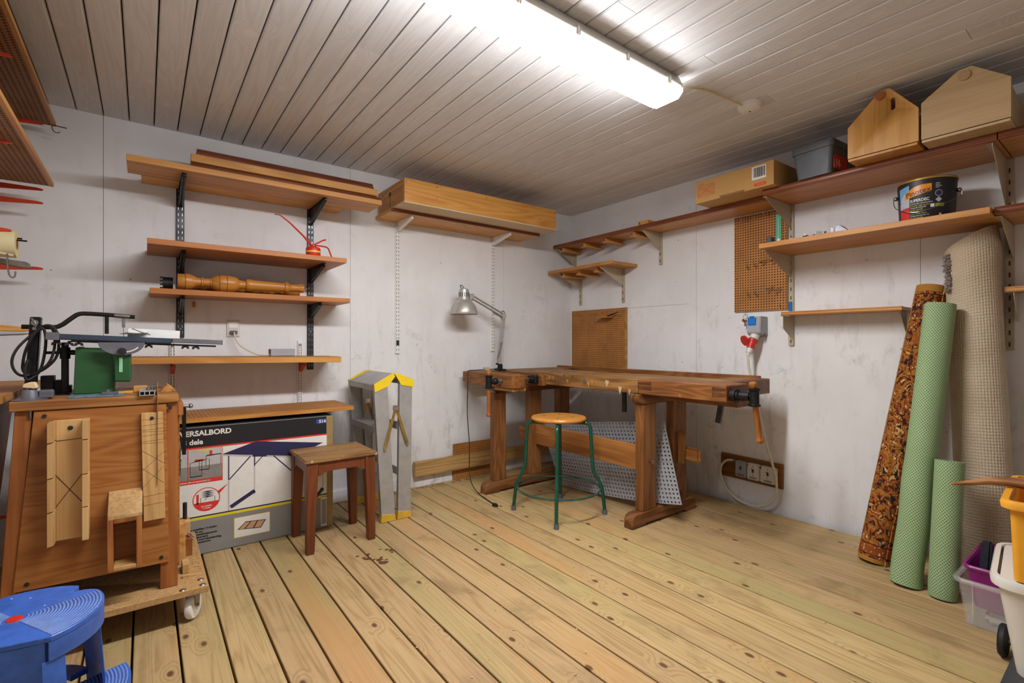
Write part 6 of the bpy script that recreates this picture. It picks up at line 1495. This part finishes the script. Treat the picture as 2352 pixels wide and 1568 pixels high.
def bb(v, a): return (1+.04*math.cos(2*a+.6))*(1+.12*max(0, 1-abs(v-.94)/.06)*max(0, math.cos(a+2.6))+.05*(1-v))
t = roll('rolled_carpet', 'tall roll of beige backed carpet in the right corner of the view', 'carpet', (-.2, -2.69, .002), (-.118, -2.622, 1.452), .09, .012, .01, 4, M_BCARPET, ph=-.55, bulge=bb, part='carpet_sheet', slant=.045)
g = G()
for k in range(260):
    zz = random.uniform(1.22, 1.39); f = zz/1.47; c = Vector((-.2+.082*f, -2.70+.07*f, zz))
    p = c+Vector((-.055+random.uniform(-.02, .012), .078+random.uniform(-.01, .008), 0)); q = p+Vector((random.uniform(-.006, .004), random.uniform(.006, .018), random.uniform(-.008, .004)))
    g.bm.faces.new([g.bm.verts.new(x_) for x_ in (p+Vector((0, 0, .004)), p-Vector((0, 0, .004)), q)])
tag(obj('pile_fringe', g, M_PILE, t, smooth=0), kind='stuff')
# ------------------------------------------------------------------ plastic boxes at the right edge
t = thing('clear_storage_box', 'clear plastic storage box standing in front of the carpet rolls', 'storage box', (-.49, -2.80, 0))
bx, by = -.49, -2.80
obj('tub', taper_box(G(), bx, by, .0008, .16, .165, .105, .183, .122, .003, .02), M_CLEAR, t)
obj('rim', rim(G(), bx, by, .165, .183, .122, .02, .012, .014), M_CLEAR, t)
for s in (-.5, .5): obj('rib', G().box(bx-.186, bx-.178, by+s*.16-.002, by+s*.16+.002, .02, .15), M_CLEAR, t)
tag(obj('folded_cloth', G().box(bx-.12, bx+.1, by-.07, by+.06, .0045, .045, .012, seg=2), M_WPLAS), 'pale folded cloth lying inside the clear storage box', 'cloth')
t = thing('purple_bin', 'purple plastic bin nested in the clear storage box', 'bin', (bx, by, .06))
obj('tub', taper_box(G(), bx, by, .06, .205, .135, .085, .158, .104, .003, .02), M_PURPLE, t)
obj('rim', rim(G(), bx, by, .21, .158, .104, .02, .008, .012), M_PURPLE, t)
g = G().sph((bx+.02, by-.01, .165), .09, (1, .75, .6), 16); tag(obj('brown_cloth', g, M_CLOTHB), 'brown felt cloth bundled in the purple bin', 'cloth')
g = G().prism([(bx-.1, .12), (bx-.02, .12), (bx-.01, .25), (bx-.035, .278), (bx-.06, .272), (bx-.09, .2)], by+.05, by+.078, 'xz', .006, seg=2); tag(obj('dark_cloth', g, M_CLOTHD), 'dark navy felt folded upright in the purple bin', 'cloth')
# grey trolley with wheel
t = thing('low_trolley', 'dark grey low trolley with black wheel under the white bin', 'trolley', (-.9, -2.99, 0))
obj('platform', G().box(-1.1, -.72, -3.14, -2.845, .012, .05, .006, seg=2), M_DGREY, t)
obj('wheel', G().lathe([(0, -.012), (.03, -.012), (.045, -.01), (.05, -.005), (.05, .005), (.045, .01), (.03, .012), (0, .012)], 28, Matrix.Translation((-.8, -2.815, .0505)) @ Matrix.Rotation(PI/2, 4, 'X')), M_RUBBER, t)
obj('axle', G().cyl((-.8, -2.845, .0505), (-.8, -2.82, .0505), .008, n=10), M_STEEL, t)
obj('wheel', G().lathe([(0, -.012), (.03, -.012), (.045, -.01), (.05, -.005), (.05, .005), (.045, .01), (.03, .012), (0, .012)], 28, Matrix.Translation((-.8, -3.165, .0505)) @ Matrix.Rotation(PI/2, 4, 'X')), M_RUBBER, t)
wx, wy = -.872, -2.965; ang = math.radians(6)
Mw = Matrix.Translation((wx, wy, 0)) @ Matrix.Rotation(ang, 4, 'Z')
t = thing('white_bin', 'milky white plastic bin with lid at the right edge', 'bin', (wx, wy, .0505))
obj('tub', taper_box(G(), 0, 0, .0506, .315, .135, .11, .178, .148, .003, .045, M=Mw), M_MILKY, t)
obj('rim', rim(G(), 0, 0, .338, .178, .148, .045, .014, .028, M=Mw), M_MILKY, t)
obj('lid', G().box(-.172, .172, -.142, .142, .326, .3345, .004, M=Mw), M_MILKY, t)
ox_, oy_ = -.9, -2.985
Mo = Matrix.Translation((ox_, oy_, 0)) @ Matrix.Rotation(math.radians(4), 4, 'Z')
t = thing('orange_bin', 'orange yellow plastic bin standing on the white bin', 'bin', (ox_, oy_, .3386))
obj('tub', taper_box(G(), 0, 0, .3424, .55, .165, .125, .185, .132, .003, .015, M=Mo), M_ORANGEP, t)
obj('rim', rim(G(), 0, 0, .568, .187, .134, .018, .016, .022, M=Mo), M_ORANGEP, t)
obj('foot_step', G().box(-.15, .15, -.11, .11, .3386, .3422, .001, M=Mo), M_ORANGEP, t)
tag(obj('red_packet', G().box(-.06, .05, -.05, .04, .35, .5, .01, M=Mo, seg=2), M_REDP), 'red packet standing inside the orange bin', 'packet')
tag(obj('plastic_bag', G().sph((ox_+.1, oy_+.02, .54), .06, (1, .8, .55), 14), M_CLEAR), 'clear crumpled bag on top of the orange bin contents', 'bag')
P_ = [(-.96, -2.72, .556), (-.95, -2.76, .567), (-.94, -2.8, .58), (-.93, -2.845, .586), (-.925, -2.9, .586), (-.92, -2.97, .588), (-.92, -3.06, .592)]
tag(obj('driftwood_stick', G().tube(P_, [.004, .008, .011, .014, .017, .019, .02], 9, smooth=0), M_STICK), 'gnarled driftwood stick lying across the orange bin', 'stick')
# ------------------------------------------------------------------ stains and crumbs on the floor
random.seed(11)
M_STAIN = plain('brown_oil_stain', '5c3a20', .6, var=.2)
g = G()
for cx0, cy0, r0 in ((-2.155, -.86, .016), (-2.18, -.885, .012), (-2.17, -.905, .02), (-2.15, -.93, .01), (-2.13, -.945, .022), (-2.115, -.93, .012), (-2.06, -.86, .014), (-2.045, -.88, .018), (-2.05, -.905, .01), (-2.2, -.85, .01), (-2.13, -.985, .026), (-2.105, -.965, .01), (-2.085, -.84, .009)):
    p = [(cx0+r0*random.uniform(.5, 1.1)*math.cos(a), cy0+r0*random.uniform(.4, .9)*math.sin(a)) for a in [2*PI*k/11 for k in range(11)]]
    g.prism(p, .0001, .0005, 'xy')
tag(obj('oil_spots', g, M_STAIN, smooth=0), 'dark brown oil spots on the floor before the red stool', 'stain', kind='stuff')
g = G()
for k in range(150):
    x_ = random.uniform(-2.7, -.4); y_ = random.uniform(-2.6, -.5); r_ = random.uniform(.0015, .004)
    M = Matrix.Translation((x_, y_, .0012)) @ Matrix.Rotation(random.uniform(0, 6), 4, 'Z')
    g.box(-r_, r_, -r_*.5, r_*.5, -.001, .001, M=M)
tag(obj('floor_crumbs', g, M_PLYPALE, smooth=0), 'tiny pale wood crumbs scattered over the floor boards', 'crumbs', kind='stuff')
